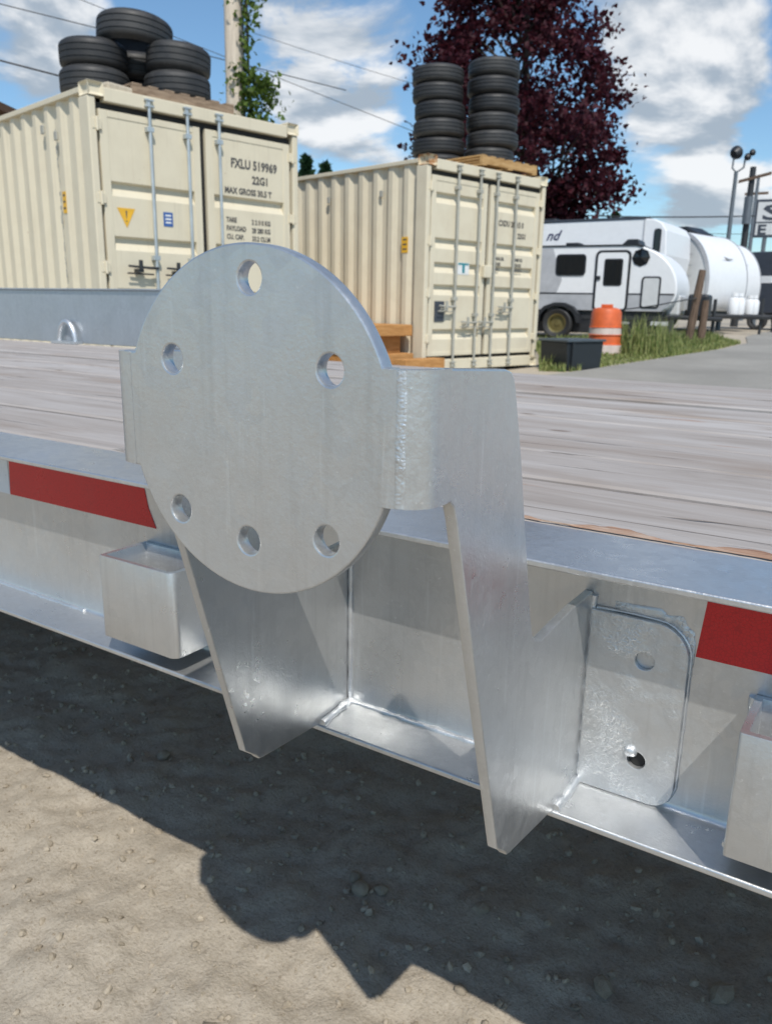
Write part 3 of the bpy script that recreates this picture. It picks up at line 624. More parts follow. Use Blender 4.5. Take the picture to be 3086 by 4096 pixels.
mb = MB().prism([(0.316, 1.51), (0.334, 1.51), (0.328, 1.44), (0.322, 1.44)], 'y', 0.0288, 0.031).box(0.3195, 0.3305, 0.0288, 0.031, 1.41, 1.424); mb.build('exclamation_mark', 'ink', dc)
dc = MB().box(0.724, 0.829, 0.030, 0.0338, 1.40, 1.535).build('info_decal', 'blue_decal', d1[0])
for k in range(3): MB().box(0.745, 0.81, 0.0288, 0.031, 1.43+k*0.033, 1.445+k*0.033).build('printed_line', 'white_decal', dc)
def side_label(c, v, z, h, w, mat):
    dc = MB().box(0.0165, 0.0205, v-w/2, v+w/2, z-h/2, z+h/2).build('side_decal', mat, c)
    for k in range(3): MB().box(0.0155, 0.0175, v-w*0.32, v+w*0.32, z-h*0.32+k*h*0.3, z-h*0.32+k*h*0.3+h*0.1).build('printed_line', 'ink', dc)
side_label(c1, 0.668, 1.60, 0.20, 0.07, 'yellow_decal')
for a, b in ((0.985, 2.26), (0.70, 2.17)): MB().box(0.0, 0.022, a, a+0.06, b, b+0.08).build('vent', 'rod_paint', c1, bevel=0.004)
for k in range(14): MB().box(-0.001+0.036, 0.0025+0.036, 0.785+rnd.uniform(-.012, .012), 0.80+rnd.uniform(-.01, .012), 0.5+k*0.13, 0.5+k*0.13+rnd.uniform(0.03, 0.1)).build('chipped_mark', 'rod_paint', c1)
c2, d2 = container('cream shipping container with rusty top corner and five-ribbed doors', (-5.260, 8.905, 0.090), R(77.25), 'cream_old', [2.185, 1.652, 1.361, 1.089, 0.534], [0.555, 0.985, 1.33, 1.745], 'rod_paint', [0.818, 0.62, 0.62, 0.818], True)
mark(d2[1], 'CXDU 20215 0', 1.43, 1.885, 0.10, 0.86); mark(d2[1], '22G1', 1.86, 1.745, 0.095, 0.9)
for k, (a, b) in enumerate((('MAX.GR.', '30480 KG'), ('TARE', '2230 KG'), ('NET', '28250 KG'))): mark(d2[1], a, 1.40, 1.44-0.07*k, 0.06, 0.8); mark(d2[1], b, 1.80, 1.44-0.07*k, 0.06, 0.8)
dc = MB().box(0.635, 0.86, 0.030, 0.0338, 1.225, 1.375).build('door_decal', 'white_decal', d2[0]); MB().box(0.645, 0.85, 0.0285, 0.031, 1.345, 1.37).box(0.725, 0.775, 0.0285, 0.031, 1.245, 1.345).build('letter_mark', 'teal_decal', dc)
MB().box(0.215, 0.395, 0.022, 0.034, 0.63, 0.885).build('data_plate', 'rv_dark', d2[0], bevel=0.003)
MB().box(1.11, 1.27, -0.03, 0.028, 1.20, 1.36).build('padlock_box', 'cream_old', d2[0], bevel=0.01)
side_label(c2, 0.39, 1.565, 0.19, 0.11, 'yellow_decal')
for a in (0.80, 1.84): MB().box(0.0, 0.022, a, a+0.05, 2.16, 2.24).build('vent', 'rod_paint', c2, bevel=0.004)
for (cc, nm) in ((c1, 'yellow-triangle'), (c2, 'rusty-cornered')):
    for v, wh in ((0.35, 'door end'), (5.6, 'far end')):
        a = cc.rotation_euler.z; o = cc.location; zb = 0.0
        px, py = o.x+1.2*math.cos(a)-v*math.sin(a), o.y+1.2*math.sin(a)+v*math.cos(a)
        s = MB().box(-1.35, 1.15, -0.12, 0.12, 0, o.z-gz(px, py)-0.001+0.012*0).build('timber_skid', 'sleeper', bevel=0.01)
        s.location = (px, py, gz(px, py)); s.rotation_euler.z = a; tag(s, 'dark timber skid under the %s of the %s container' % (wh, nm), 'timber', 'skids under the containers')

# ------------------------------------------------------------------ tyres and pallets on the roofs
def local(c, u, v, z): a = c.rotation_euler.z; o = c.location; return Vector((o.x+u*math.cos(a)-v*math.sin(a), o.y+u*math.sin(a)+v*math.cos(a), o.z+z))
def pallet(label, c, u, v, z, lu, lv, mat, rz=0):
    p = thing('pallet', label, 'pallet', local(c, u, v, z), c.rotation_euler.z+rz)
    for k in range(3): MB().box(-lu/2, lu/2, -lv/2+k*(lv-0.045)/2, -lv/2+k*(lv-0.045)/2+0.045, 0.018, 0.105).build('stringer', mat, p, bevel=0.003)
    for k in range(7): w = 0.1; x = -lu/2+k*(lu-w)/6; MB().box(x, x+w, -lv/2, lv/2, 0.106, 0.124).build('top_board', mat, p, bevel=0.002)
    for k in range(3): w = 0.1; x = -lu/2+k*(lu-w)/2; MB().box(x, x+w, -lv/2, lv/2, 0.0, 0.017).build('bottom_board', mat, p, bevel=0.002)
    return p
ROOF = CH+0.003
pallet('weathered grey-brown pallet under the loose tyre pile', c1, 1.06, 0.62, ROOF-.05, 1.15, 1.1, 'pallet_wood')
pallet('yellowish pallet under the tyre column farther from the rusty corner', c2, 1.62, 0.60, ROOF, 1.18, 1.15, 'pallet_new')
sh = MB().box(-0.16, 0.16, -0.2, 0.2, 0, 0.075).build('plywood_offcut', 'ply', bevel=0.02); sh.location = local(c1, 0.33, 0.25, ROOF-.05); sh.rotation_euler = (0, 0, c1.rotation_euler.z+.2); tag(sh, 'pale plywood offcut lying on the roof in front of the tyre pile', 'board')
T1 = tyre_mesh(0.335, 0.268, 0.19).build('tyre', 'rubber', smooth=35); tm1 = T1.data; bpy.data.objects.remove(T1)
T2 = tyre_mesh(0.352, 0.224, 0.195).build('tyre', 'rubber', smooth=35); tm2 = T2.data; bpy.data.objects.remove(T2)
def tyre(me, loc, rot, label, group):
    o = bpy.data.objects.new('tyre', me); COL.objects.link(o); o.location = loc; o.rotation_euler = rot; k = rnd.uniform(0.97, 1.025); o.scale = (k, k, 1); return tag(o, label, 'tyre', group)
zp = ROOF+0.238+0.085
L = Vector((-7.55, 5.97, 0)); Rr = Vector((-6.91, 6.53, 0)); G1 = 'loose tyre pile on the yellow-triangle container'
tyre(tm1, (L.x+.02, L.y-.02, zp+0.135), (0, 0, .3), 'bottom tyre of the pair over the corrugated side, loose pile', G1)
tyre(tm1, (L.x, L.y, zp+0.404), (R(1), R(-1), 1.3), 'upper tyre of the pair over the corrugated side, loose pile', G1)
tyre(tm1, (Rr.x-.01, Rr.y-.02, zp+0.135), (0, 0, 2.3), 'bottom tyre of the pair beside the utility pole, loose pile', G1)
tyre(tm1, (Rr.x, Rr.y, zp+0.404), (R(-2), R(3), 0.4), 'upper tyre of the pair beside the utility pole, loose pile', G1)
tyre(tm1, (-7.29, 6.30, zp+0.655), (R(-3), R(4), 0.9), 'single tilted tyre crowning the loose pile', G1).scale = (1.13, 1.13, 1.05)
tyre(tm1, (-7.60, 6.58, zp+0.135), (0, 0, 1.1), 'bottom tyre hidden in the gap behind the two pairs of the loose pile', G1)
tyre(tm1, (-7.58, 6.56, zp+0.404), (R(1), 0, 2.0), 'upper tyre in the gap behind the two pairs of the loose pile', G1)
G2 = 'tall tyre columns on the rusty-cornered container'
nth = ['lowest', 'second', 'third', 'fourth', 'fifth', 'topmost']
for i in range(6):
    tyre(tm2, (-5.99+rnd.uniform(-.018, .018)-.006*i, 10.40+rnd.uniform(-.018, .018), 0.090+ROOF+0.112+0.225*i), (R(rnd.uniform(-.6, .6)), R(rnd.uniform(-.6, .6)), rnd.uniform(0, 6)), '%s tyre from the roof in the six-high column by the rusty corner' % nth[i], G2)
    tyre(tm2, (-5.46+rnd.uniform(-.018, .018), 10.93+rnd.uniform(-.018, .018)+.006*i, 0.090+ROOF+0.125+0.112+0.225*i), (R(rnd.uniform(-.6, .6)), R(rnd.uniform(-.6, .6)), rnd.uniform(0, 6)), '%s tyre from the pallet in the six-high column on a pallet' % nth[i], G2)

# ------------------------------------------------------------------ timber steps beside the rusty container
st = thing('timber_stack', 'orange-brown rough timbers stacked against the corrugated side of the rusty container', 'timber', local(c2, -0.36, 0.75, -0.05), c2.rotation_euler.z)
for k, (x0, x1, y0, y1, z0, z1) in enumerate(((-0.42, 0.33, -0.58, 0.9, 0.50, 0.64), (-0.22, 0.25, -0.45, 0.8, 0.29, 0.498), (-0.30, 0.32, -0.62, 0.85, 0.15, 0.285), (-0.25, 0.30, -0.55, 0.8, 0.0, 0.148), (-0.20, 0.50, -1.00, -0.80, 0.10, 0.24), (-0.1, 0.42, -0.98, -0.82, 0.0, 0.098))):
    MB().box(x0, x1, y0, y1, z0, z1).build('timber', 'orange_wood', st, bevel=0.008)

# ------------------------------------------------------------------ drum, bin, posts
dr = thing('traffic_drum', 'orange and white traffic drum standing in the grass', 'traffic drum', (-4.56, 13.82, gz(-4.56, 13.82)))
prof = [(0.29, 0), (0.285, 0.18), (0.268, 0.185), (0.265, 0.33), (0.283, 0.335), (0.27, 0.345), (0.262, 0.45), (0.275, 0.46), (0.262, 0.47), (0.25, 0.70), (0.225, 0.76), (0.14, 0.785), (0, 0.785)]
mb = MB(); mb.lathe([(0, 0.0)]+prof, 32); mb.build('drum_body', 'drum_orange', dr, smooth=35)
for z0, z1, r0, r1 in ((0.02, 0.170, 0.292, 0.288), (0.345, 0.45, 0.2725, 0.2655)): MB().lathe([(r0, z0), (r1, z1)], 32).build('reflective_band', 'drum_white', dr, smooth=60)
MB().box(-0.10, 0.10, -0.018, 0.018, 0.784, 0.84).build('handle', 'drum_orange', dr, bevel=0.01)
bn = thing('storage_bin', 'dark grey plastic bin with lighter lid rim beside the container', 'bin', (-4.24, 11.42, gz(-4.18, 11.35)-.005), R(68))
mb = MB(); mb.prism([(-0.34, 0), (0.34, 0), (0.38, 0.40), (-0.38, 0.40)], 'y', -0.26, 0.26); mb.build('bin_body', 'bin_grey', bn, bevel=0.015)
MB().box(-0.40, 0.40, -0.29, 0.29, 0.40, 0.435).build('lid', 'lid_grey', bn, bevel=0.01)
for k in (-0.28,): MB().box(k-0.02, k+0.02, -0.30, -0.255, 0.03, 0.39).build('rib', 'bin_grey', bn, bevel=0.006)
def at(px, py, dist):       # point on the ray through a photograph pixel, at a known ground distance
    d = r_*((px-1543)/3200)+u_*(-(py-2048)/3200)+fwd; h = math.hypot(d.x, d.y); return Vector((d.x/h*dist, d.y/h*dist, HC+d.z/h*dist))
for (bx, by, lean, h, lab) in ((-3.80, 16.5, (0.13, 0.02), 1.42, 'split leaning timber post at the grass edge'), (-3.62, 16.75, (0.02, 0.0), 0.86, 'short dark upright timber post beside the split post')):
    mb = MB(); z = gz(bx, by); pts = [(bx+lean[0]*k/6, by+lean[1]*k/6, z+h*k/6) for k in range(7)]
    mb.tube(pts, [0.085, 0.075, 0.082, 0.07, 0.076, 0.07, 0.062], 9)
    o = mb.build('timber_post', 'post_wood', smooth=30); tag(o, lab, 'post')
o = MB().tube([(-3.80+.10, 16.42, gz(-4, 16.5)+0.90)]+[(-3.75-0.29*k, 16.38-0.06*k, gz(-4, 16.5)+0.90-0.045*k-0.05*math.sin(math.pi*k/6)) for k in range(1, 7)], 0.012, 6).build('cable', 'steel_dark', smooth=60); tag(o, 'slack dark cable running from the split post past the camper', 'cable')

# ------------------------------------------------------------------ small camper (side faces the yard)
cy = 17.0; cz = 0.27
cp = thing('camper_trailer', 'small white camper with black framed door and curved nose', 'camper', (-6.0, cy, 0), R(6))
def P3(pts): return [(x+6.0, z) for x, z in pts]
nose = [(-5.30+1.04*math.sin(R(a)), 1.28+0.91*math.cos(R(a))) for a in range(0, 91, 6)]+[(-4.27, 1.16), (-4.31, 1.06), (-4.40, 0.95), (-4.52, 0.88)]
prof = P3([(-8.2, 0.88), (-8.35, 1.3), (-8.3, 1.9), (-8.0, 2.19)]+nose)
MB().prism(prof, 'y', 0, 1.95).build('body', 'rv_white', cp, smooth=25, bevel=0.03)
MB().prism(P3([(-8.0, 2.2), (-5.12, 2.2), (-4.98, 2.17), (-4.99, 2.145), (-5.14, 2.17), (-8.0, 2.17)]), 'y', -0.02, 1.97).build('roof_trim', 'black_plastic', cp)
MB().prism(P3([(-8.3, 1.21), (-8.2, .885), (-4.54, .885), (-4.38, 1.02), (-4.29, 1.21)]), 'y', -0.010, 0.004).build('lower_panel', 'rv_grey', cp)
MB().box(-2.3, 1.70, -0.013, 0.003, 1.205, 1.235).build('waist_stripe', 'steel_dark', cp)
MB().prism(P3([(-8.2, 1.24), (-6.72, 1.24), (-6.62, 1.5), (-6.85, 2.14), (-8.0, 2.14)]), 'y', -0.007, 0.004).build('grey_side_panel', 'rv_grey', cp)  # plain grey sheet over the rear upper side
def window(par, x0, x1, z0, z1, r, y=-0.02, fr=0.03):
    w = MB().prism(rrect(x0, x1, z0, z1, r), 'y', y, 0.003).build('window', 'black_plastic', par)
    MB().prism(rrect(x0+fr, x1-fr, z0+fr, z1-fr, max(.01, r-fr)), 'y', y-0.004, y+0.001).build('pane', 'glass_dark', w); return w
window(cp, -0.77, -0.13, 1.585, 2.02, 0.08)
d = MB().prism(rrect(0.07, 0.79, 0.86, 2.09, 0.11), 'y', -0.025, 0.003).build('door', 'black_plastic', cp)
MB().prism(rrect(0.12, 0.74, 0.90, 2.04, 0.08), 'y', -0.032, -0.02).build('door_panel', 'rv_white', d)
window(d, 0.26, 0.64, 1.38, 1.92, 0.05, -0.042); MB().box(0.10, 0.20, -0.06, -0.03, 1.50, 1.58).build('handle', 'black_plastic', d, bevel=0.01)
MB().lathe([(0, 0.03), (0.15, 0.016), (0.175, 0.015), (0.18, 0)], 8, Matrix.Translation((0.98, 0, 1.94)) @ Mx).build('porthole', 'glass_dark', cp)
h = MB().prism(rrect(1.04, 1.42, 0.94, 1.57, 0.06), 'y', -0.022, 0.003).build('hatch', 'black_plastic', cp); MB().prism(rrect(1.075, 1.385, 0.975, 1.535, 0.04), 'y', -0.028, -0.018).build('hatch_panel', 'rv_silver', h)
MB().box(-0.73, -0.43, 0.5, 0.9, 2.19, 2.29).build('roof_vent', 'black_plastic', cp, bevel=0.02)
MB().prism([(0.42, 2.195), (0.50, 2.26), (0.58, 2.34), (0.80, 2.34), (0.83, 2.25), (0.95, 2.20)], 'y', 0.5, 1.2).build('air_conditioner', 'black_plastic', cp, bevel=0.02)
MB().prism([(-1.10, 0.62), (-1.06, 0.80), (-0.92, 0.95), (-0.70, 1.03), (-0.50, 1.03), (-0.30, 0.95), (-0.17, 0.80), (-0.12, 0.62), (-0.20, 0.62), (-0.25, 0.78), (-0.36, 0.89), (-0.52, 0.96), (-0.70, 0.96), (-0.88, 0.89), (-0.98, 0.78), (-1.02, 0.62)], 'y', -0.22, 0.0).build('wheel_arch', 'black_plastic', cp)
Mw = Matrix.Translation((-0.63, -0.08, 0.60)) @ Mx
tb = tyre_mesh(0.33, 0.22, 0.20); mb = MB(); mb.add(tb.v, tb.f, Mw); wl_ = mb.build('wheel', 'rubber', cp, smooth=40); mb = MB(); rim(mb, 0.20, 0.22, Mw); mb.build('rim', 'brass_rim', wl_, smooth=40)
MB().box(-2.1, 1.5, 0.05, 1.9, 0.70, 0.875).build('chassis', 'steel_dark', cp); MB().box(-2.1, 1.5, 0.06, 1.8, 0.42, 0.70).build('under_shade_box', 'black_plastic', cp)  # black box added to stand in for shade beneath the camper
mb = MB().tube([(1.4, 0.1, 0.78), (2.55, 0.85, 0.74)], 0.045, 6).tube([(1.4, 1.8, 0.78), (2.55, 0.95, 0.74)], 0.045, 6).tube([(2.4, 0.9, 0.3), (2.4, 0.9, 1.15)], 0.035, 8).box(2.3, 2.5, .8, 1.0, 0.27, 0.29); mb.build('tongue', 'steel_dark', cp)
MB().box(1.90, 2.30, 0.5, 1.3, 0.76, 1.24).build('battery_box', 'black_plastic', cp, bevel=0.05); MB().box(1.50, 1.76, 0.45, 1.35, 0.80, 1.22).build('gas_cover', 'rv_silver', cp, bevel=0.04)
MB().box(1.30, 1.62, -0.05, 0.1, 0.60, 0.68).build('step', 'rv_silver', cp); MB().box(0.5, 0.85, -0.12, 0.1, 0.62, 0.66).build('step', 'rv_grey', cp)

# ------------------------------------------------------------------ bigger travel trailers
def propane(par, x, y, z, r=0.15):
    mb = MB().lathe([(0, 0), (r*0.9, 0.0), (r, 0.06), (r, 0.36), (r*0.8, 0.44), (r*0.3, 0.47), (r*0.62, 0.48), (r*0.62, 0.57), (0, 0.57)], 16, Matrix.Translation((x, y, z))); mb.build('gas_bottle', 'rv_white', par, smooth=40)
rv = thing('travel_trailer', 'tall white travel trailer with dark script lettering behind the small camper', 'travel trailer', (-6.0, 20.5, 0), 0, 'white travel trailers')
MB().prism([(-4.5, 0.75), (-4.5, 3.02), (-0.02, 3.04), (0.22, 3.02), (0.40, 2.93), (0.52, 2.75), (0.56, 2.2), (0.45, 1.3), (0.30, 0.8)], 'y', 0, 2.4).build('body', 'rv_white', rv, bevel=0.03)
MB().box(-4.52, 0.02, -0.02, 2.42, 3.04, 3.085).build('roof_trim', 'rv_dark', rv)
MB().prism([(-0.03, 0.8), (0.0, 0.8), (0.0, 3.03), (-0.03, 3.03)], 'y', -0.012, 0.002).build('corner_trim', 'rv_grey', rv)
window(rv, 0.24, 0.41, 2.15, 2.80, 0.06)
o = link('lettering', text_mesh('nd', 0.34, 0.45, 0.008, 'RIGHT'), 'navy', rv); o.location = (-2.18, -0.004, 2.60); o.rotation_euler = (R(90), 0, 0)
MB().box(-3.3, -2.6, 0.8, 1.6, 3.08, 3.22).build('air_conditioner', 'black_plastic', rv, bevel=0.04); MB().box(-1.7, -1.3, 0.8, 1.2, 3.08, 3.16).build('roof_vent', 'black_plastic', rv, bevel=0.02)
MB().box(-4.3, 0.1, 0.2, 2.2, 0.5, 0.76).build('chassis', 'steel_dark', rv)
for xx in (-2.6, -1.75):
    Mw = Matrix.Translation((xx, 0.15, 0.64)) @ Mx; tb = tyre_mesh(0.34, 0.2, 0.19); mb = MB(); mb.add(tb.v, tb.f, Mw); mb.build('wheel', 'rubber', rv, smooth=40)
for k in range(3): MB().box(-4.45, -0.05, -0.006, 0.002, 1.2+0.5*k, 1.215+0.5*k).build('siding_seam', 'rv_silver', rv)
def nosed(label, loc, rz, sc=1.0):
    """travel trailer whose rounded nose points along local +x"""
    v = thing('travel_trailer', label, 'travel trailer', loc, rz, 'white travel trailers')
    pr = [(-6.0, 0.62), (-6.0, 2.62)]+[(-1.0+1.02*math.sin(R(a)), 1.30+1.35*math.cos(R(a))) for a in range(0, 91, 6)]+[(0.015, 1.1), (-0.03, 0.85), (-0.12, 0.62)]
    MB().prism(pr, 'y', -1.2, 1.2).build('body', 'rv_silver', v, smooth=25)
    o_ = [(x+0.03, z+0.02) for x, z in pr[2:]]; i_ = [(x-0.01, z-0.01) for x, z in pr[2:]][::-1]
    MB().prism(o_+i_, 'y', -1.18, 1.18).build('front_cap', 'rv_white', v, smooth=40)
    MB().prism([(x+0.045, z+.03) for x, z in pr[2:]]+[(x-0.03, z-0.02) for x, z in pr[2:]][::-1], 'y', -1.225, -1.19).build('edge_trim', 'rv_grey', v)
    MB().prism([(x+0.045, z+.03) for x, z in pr[2:]]+[(x-0.03, z-0.02) for x, z in pr[2:]][::-1], 'y', 1.19, 1.225).build('edge_trim', 'rv_grey', v)
    for k in range(5): MB().box(-5.9, -0.45, -1.206, -1.199, 0.95+0.28*k, 0.962+0.28*k).build('siding_seam', 'rv_grey', v)
    window(v, -3.2, -2.3, 1.5, 2.1, 0.08, -1.222); MB().box(-5.95, -0.35, -1.212, -1.2, 0.63, 0.86).build('skirt', 'rv_grey', v)
    mb = MB(); mb.prism([(-0.34, 0.10), (-0.05, 0.0), (0.05, -0.09), (0.10, 0.0), (0.34, 0.06), (0.08, 0.05)], 'y', -0.006, 0.006, Matrix.Translation((-0.06, 0, 1.95)) @ Matrix.Rotation(R(90), 4, 'Z') @ Matrix.Rotation(R(28), 4, 'X')); mb.build('emblem', 'rv_grey', v)
    MB().prism([(-2.1, 2.64), (-1.9, 2.84), (-1.1, 2.86), (-0.7, 2.64)], 'y', -0.5, 0.5).build('air_conditioner', 'black_plastic', v, bevel=0.05); MB().box(-4.0, -1.0, -1.25, 1.25, 2.63, 2.70).build('roof_trim', 'black_plastic', v)
    MB().box(-5.8, -0.2, -1.0, 1.0, 0.40, 0.63).build('chassis', 'steel_dark', v)
    mb = MB().tube([(-0.2, -0.9, 0.48), (1.25, 0, 0.46)], 0.06, 6).tube([(-0.2, 0.9, 0.48), (1.25, 0, 0.46)], 0.06, 6).tube([(1.05, 0, 0.02), (1.05, 0, 0.95)], 0.04, 8); mb.build('tongue', 'steel_dark', v)
    propane(v, 0.35, -0.18, 0.52); propane(v, 0.35, 0.18, 0.52)
    for s in (-1, 1):
        for xx in (-2.9, -3.75):
            Mw = Matrix.Translation((xx, s*1.08, 0.34)) @ Mx; tb = tyre_mesh(0.34, 0.2, 0.19); mb = MB(); mb.add(tb.v, tb.f, Mw); mb.build('wheel', 'rubber', v, smooth=40)
    return v
nosed('white travel trailer with ribbed grey side and rounded front behind the split post', (-4.72, 24.25, 0.3), R(-13))
nosed('white rounded travel trailer between the ribbed trailer and the charcoal one', (-4.86, 27.4, 0.3), R(-13))
ct = thing('cargo_trailer', 'charcoal enclosed trailer with white stripe at the end of the row', 'trailer', (-1.4, 31.0, 0.3), R(-10))
MB().prism([(-5, 0.55), (-5, 2.55), (-0.4, 2.6), (-0.05, 2.35), (0.0, 0.55)], 'y', -1.1, 1.1).build('body', 'rv_dark', ct, bevel=0.04); MB().box(0.0, 0.01, -1.0, 1.0, 1.55, 1.78).build('stripe', 'rv_white', ct); MB().box(-4.8, -0.05, -1.106, -1.098, 1.55, 1.78).build('stripe', 'rv_white', ct)
MB().box(-4.8, -0.1, -0.9, 0.9, 0.35, 0.55).build('chassis', 'steel_dark', ct)
for xx in (-2.5, -3.3):
    Mw = Matrix.Translation((xx, -1.0, 0.33)) @ Mx; tb = tyre_mesh(0.33, 0.2, 0.19); mb = MB(); mb.add(tb.v, tb.f, Mw); mb.build('wheel', 'rubber', ct, smooth=40)

# ------------------------------------------------------------------ poles, wires, sign, buildings
up_ = thing('utility_pole', 'pale weathered wooden utility pole with climbing vine', 'utility pole', (-9.60, 10.20, gz(-9.6, 10.2)))
MB().tube([(0, 0, 0), (0.02, 0, 4), (0.03, 0, 9.5)], [0.15, 0.135, 0.11], 16).build('pole', 'pole_wood', up_, smooth=60)
MB().tube([(0.10, 0.12, 0.1), (0.11, 0.12, 8.0)], 0.022, 8).build('conduit', 'pole_metal', up_, smooth=60)
MB().box(-0.9, 0.9, -0.06, 0.06, 8.6, 8.72).build('crossarm', 'post_wood', up_)
def leaf_cloud(name, mat, parent, pts, size, seed, lobes=True):
    rr = random.Random(seed); mb = MB()
    sh = [(0, 0, 0), (0.42, 0.18, 0), (0.30, 0.52, 0.06), (0, 1.0, -0.05), (-0.30, 0.52, 0.06), (-0.42, 0.18, 0)]
    for p in pts:
        s = size*rr.uniform(0.6, 1.3); M = Matrix.Translation(p) @ Euler((rr.gauss(0.6, 0.9), rr.gauss(0, 0.8), rr.uniform(0, 6.28))).to_matrix().to_4x4() @ Matrix.Scale(s, 4)
        mb.add(sh, [(0, 1, 2), (0, 2, 3), (0, 3, 4), (0, 4, 5)], M)
    return mb.build(name, mat, parent)
rv_ = random.Random(5); side = Vector((0.83, 0.56, 0)); pts = []
for k in range(1500):
    z = rv_.uniform(3.2, 8.0); lz = z+gz(-9.6, 10.2)
    w = 0.30 if lz > 5.0 else (0.12 if lz > 4.55 else (0.10 if lz > 4.35 else 0.55))
    c = 0.22 if lz > 4.35 else 0.30
    if rv_.random() > (0.9 if lz > 5.0 else 0.45 if lz > 4.35 else 1): continue
    q = side*(c+rv_.gauss(0, w*0.4))+Vector((0.56, -0.83, 0))*rv_.gauss(0.02, 0.12); pts.append((q.x, q.y, z))
for cx, cz_, n, rr_ in ((0.14, 4.10, 190, 0.11), (0.46, 3.98, 200, 0.12), (0.25, 3.7, 130, 0.16), (0.30, 3.4, 200, 0.2)):
    for k in range(n): q = side*(cx+rv_.gauss(0, rr_))+Vector((0.56, -0.83, 0))*rv_.gauss(0.05, 0.1); pts.append((q.x, q.y, cz_+rv_.gauss(0, rr_)))
vine = thing('climbing_vine', 'bright green leafy vine climbing the utility pole', 'vine', (-9.60, 10.20, gz(-9.6, 10.2)))
leaf_cloud('foliage', 'vine_leaf', vine, pts, 0.085, 4)
MB().tube([(0.16, 0.14, 0.0), (0.2, 0.17, 2.5), (0.17, 0.15, 5), (0.2, 0.15, 8)], 0.018, 6).build('stem', 'bark', vine)
def wire(label, a, b, sag=0.3, r=0.014):
    a, b = Vector(a), Vector(b); o = MB().tube([a.lerp(b, k/20)-Vector((0, 0, 4*sag*(k/20)*(1-k/20))) for k in range(21)], r, 6).build('overhead_wire', 'black_plastic', smooth=80); tag(o, label, 'wire')
def ext(p, q, a, b): p, q = Vector(p), Vector(q); return p.lerp(q, a), p.lerp(q, b)
wire('overhead wire sloping down behind the loose tyre pile', *ext((-13.37, 8.79, 5.55), (-12.27, 10.27, 5.33), -4, 3.2), 0.0, 0.009)
wire('low overhead wire just above the brown roof', *ext((-13.41, 8.73, 4.71), (-13.02, 9.3, 4.61), -8, 2.2), 0.0, 0.016)
wire('thin overhead wire crossing the sky behind the utility pole', *ext((-16.74, 18.57, 7.25), (-14.03, 20.69, 6.13), -3, 2.4), 0.0, 0.009)
wire('faint overhead wire beyond the tyre columns', at(1010, 130, 40), at(2500, 560, 40), 0.2, 0.010)
wire('distant overhead wire above the camper roofs', at(2250, 858, 44), at(3300, 852, 44), 0.15, 0.03)
wire('second distant overhead wire above the camper roofs', at(2250, 905, 44), at(3300, 935, 44), 0.15, 0.013)
fl = thing('floodlight_pole', 'slender dark lamp post carrying floodlights above the travel trailers', 'lamp post', (at(2905, 1000, 30).x, at(2905, 1000, 30).y, 0.3))
MB().tube([(0, 0, 0), (0, 0, 5.0)], [0.085, 0.06], 10).build('pole', 'pole_metal', fl, smooth=60)
MB().tube([(-0.12, 0, 5.42), (-0.13, 0, 5.1), (0, 0, 4.95), (0.2, 0.06, 5.1), (0.22, .06, 5.35)], 0.03, 8).build('bracket', 'pole_metal', fl, smooth=60)
for x, z, s in ((-0.10, 5.55, 1.0), (0.27, 5.40, 0.55), (0.40, 5.52, 0.5)):
    MB().lathe([(0, -0.13*s), (0.11*s, -0.12*s), (0.2*s, 0.02), (0.21*s, 0.10*s), (0, 0.11*s)], 16, Matrix.Translation((x, 0.03, z)) @ Matrix.Rotation(R(-70), 4, 'X') @ Matrix.Rotation(R(20), 4, 'Y')).build('floodlight', 'black_plastic', fl, smooth=40)
b2 = at(2970, 1000, 36); u2 = thing('utility_pole', 'distant dark utility pole with crossarm and transformer beside the floodlights', 'utility pole', (b2.x, b2.y, 0.3))
MB().tube([(0, 0, 0), (0, 0, 6.0)], [0.15, 0.11], 10).build('pole', 'steel_dark', u2, smooth=60); MB().prism([(-0.45, 5.42), (0.7, 5.66), (0.7, 5.77), (-0.45, 5.53)], 'y', -0.18, -0.115).build('crossarm', 'post_wood', u2)
MB().tube([(0.02, -0.22, 3.9), (0.02, -0.22, 4.9)], 0.16, 12).build('transformer', 'pole_metal', u2, smooth=50)
b3 = at(2995, 1000, 60); u3 = thing('utility_pole', 'farthest thin utility pole next to the sign board', 'utility pole', (b3.x, b3.y, 0.3)); MB().tube([(0, 0, 0), (0, 0, 9)], [0.16, 0.1], 8).build('pole', 'pole_metal', u3, smooth=60); MB().box(-0.7, 0.7, -.06, .06, 7.9, 8.05).build('crossarm', 'post_wood', u3)
sg = at(3005, 950, 40); sn = thing('roadside_sign', 'white roadside sign board with dark frame and block letters', 'sign', (sg.x, sg.y, 0.3), R(8))
zb = sg.z-0.3
MB().box(0.0, 3.6, 0, 0.2, zb, zb+1.55).build('sign_board', 'rv_dark', sn); MB().box(0.09, 3.51, -0.012, 0.01, zb+0.10, zb+1.44).build('sign_face', 'rv_silver', sn)
o = link('lettering', text_mesh('S', 0.86, 0, 0.02, 'LEFT', 2.0), 'rv_dark', sn); o.location = (0.28, -0.018, zb+0.72); o.rotation_euler = (R(90), 0, 0)
MB().box(0.1, 3.5, -0.02, -0.011, zb+0.58, zb+0.64).build('divider', 'rv_dark', sn); o = link('lettering', text_mesh('E', 0.55, 0, 0.02, 'LEFT', 1.3), 'rv_dark', sn); o.location = (0.16, -0.018, zb+0.13); o.rotation_euler = (R(90), 0, 0)
for x in (0.5, 3.0): MB().tube([(x, 0.1, 0), (x, 0.1, zb+0.05)], 0.09, 10).build('post', 'pole_metal', sn)
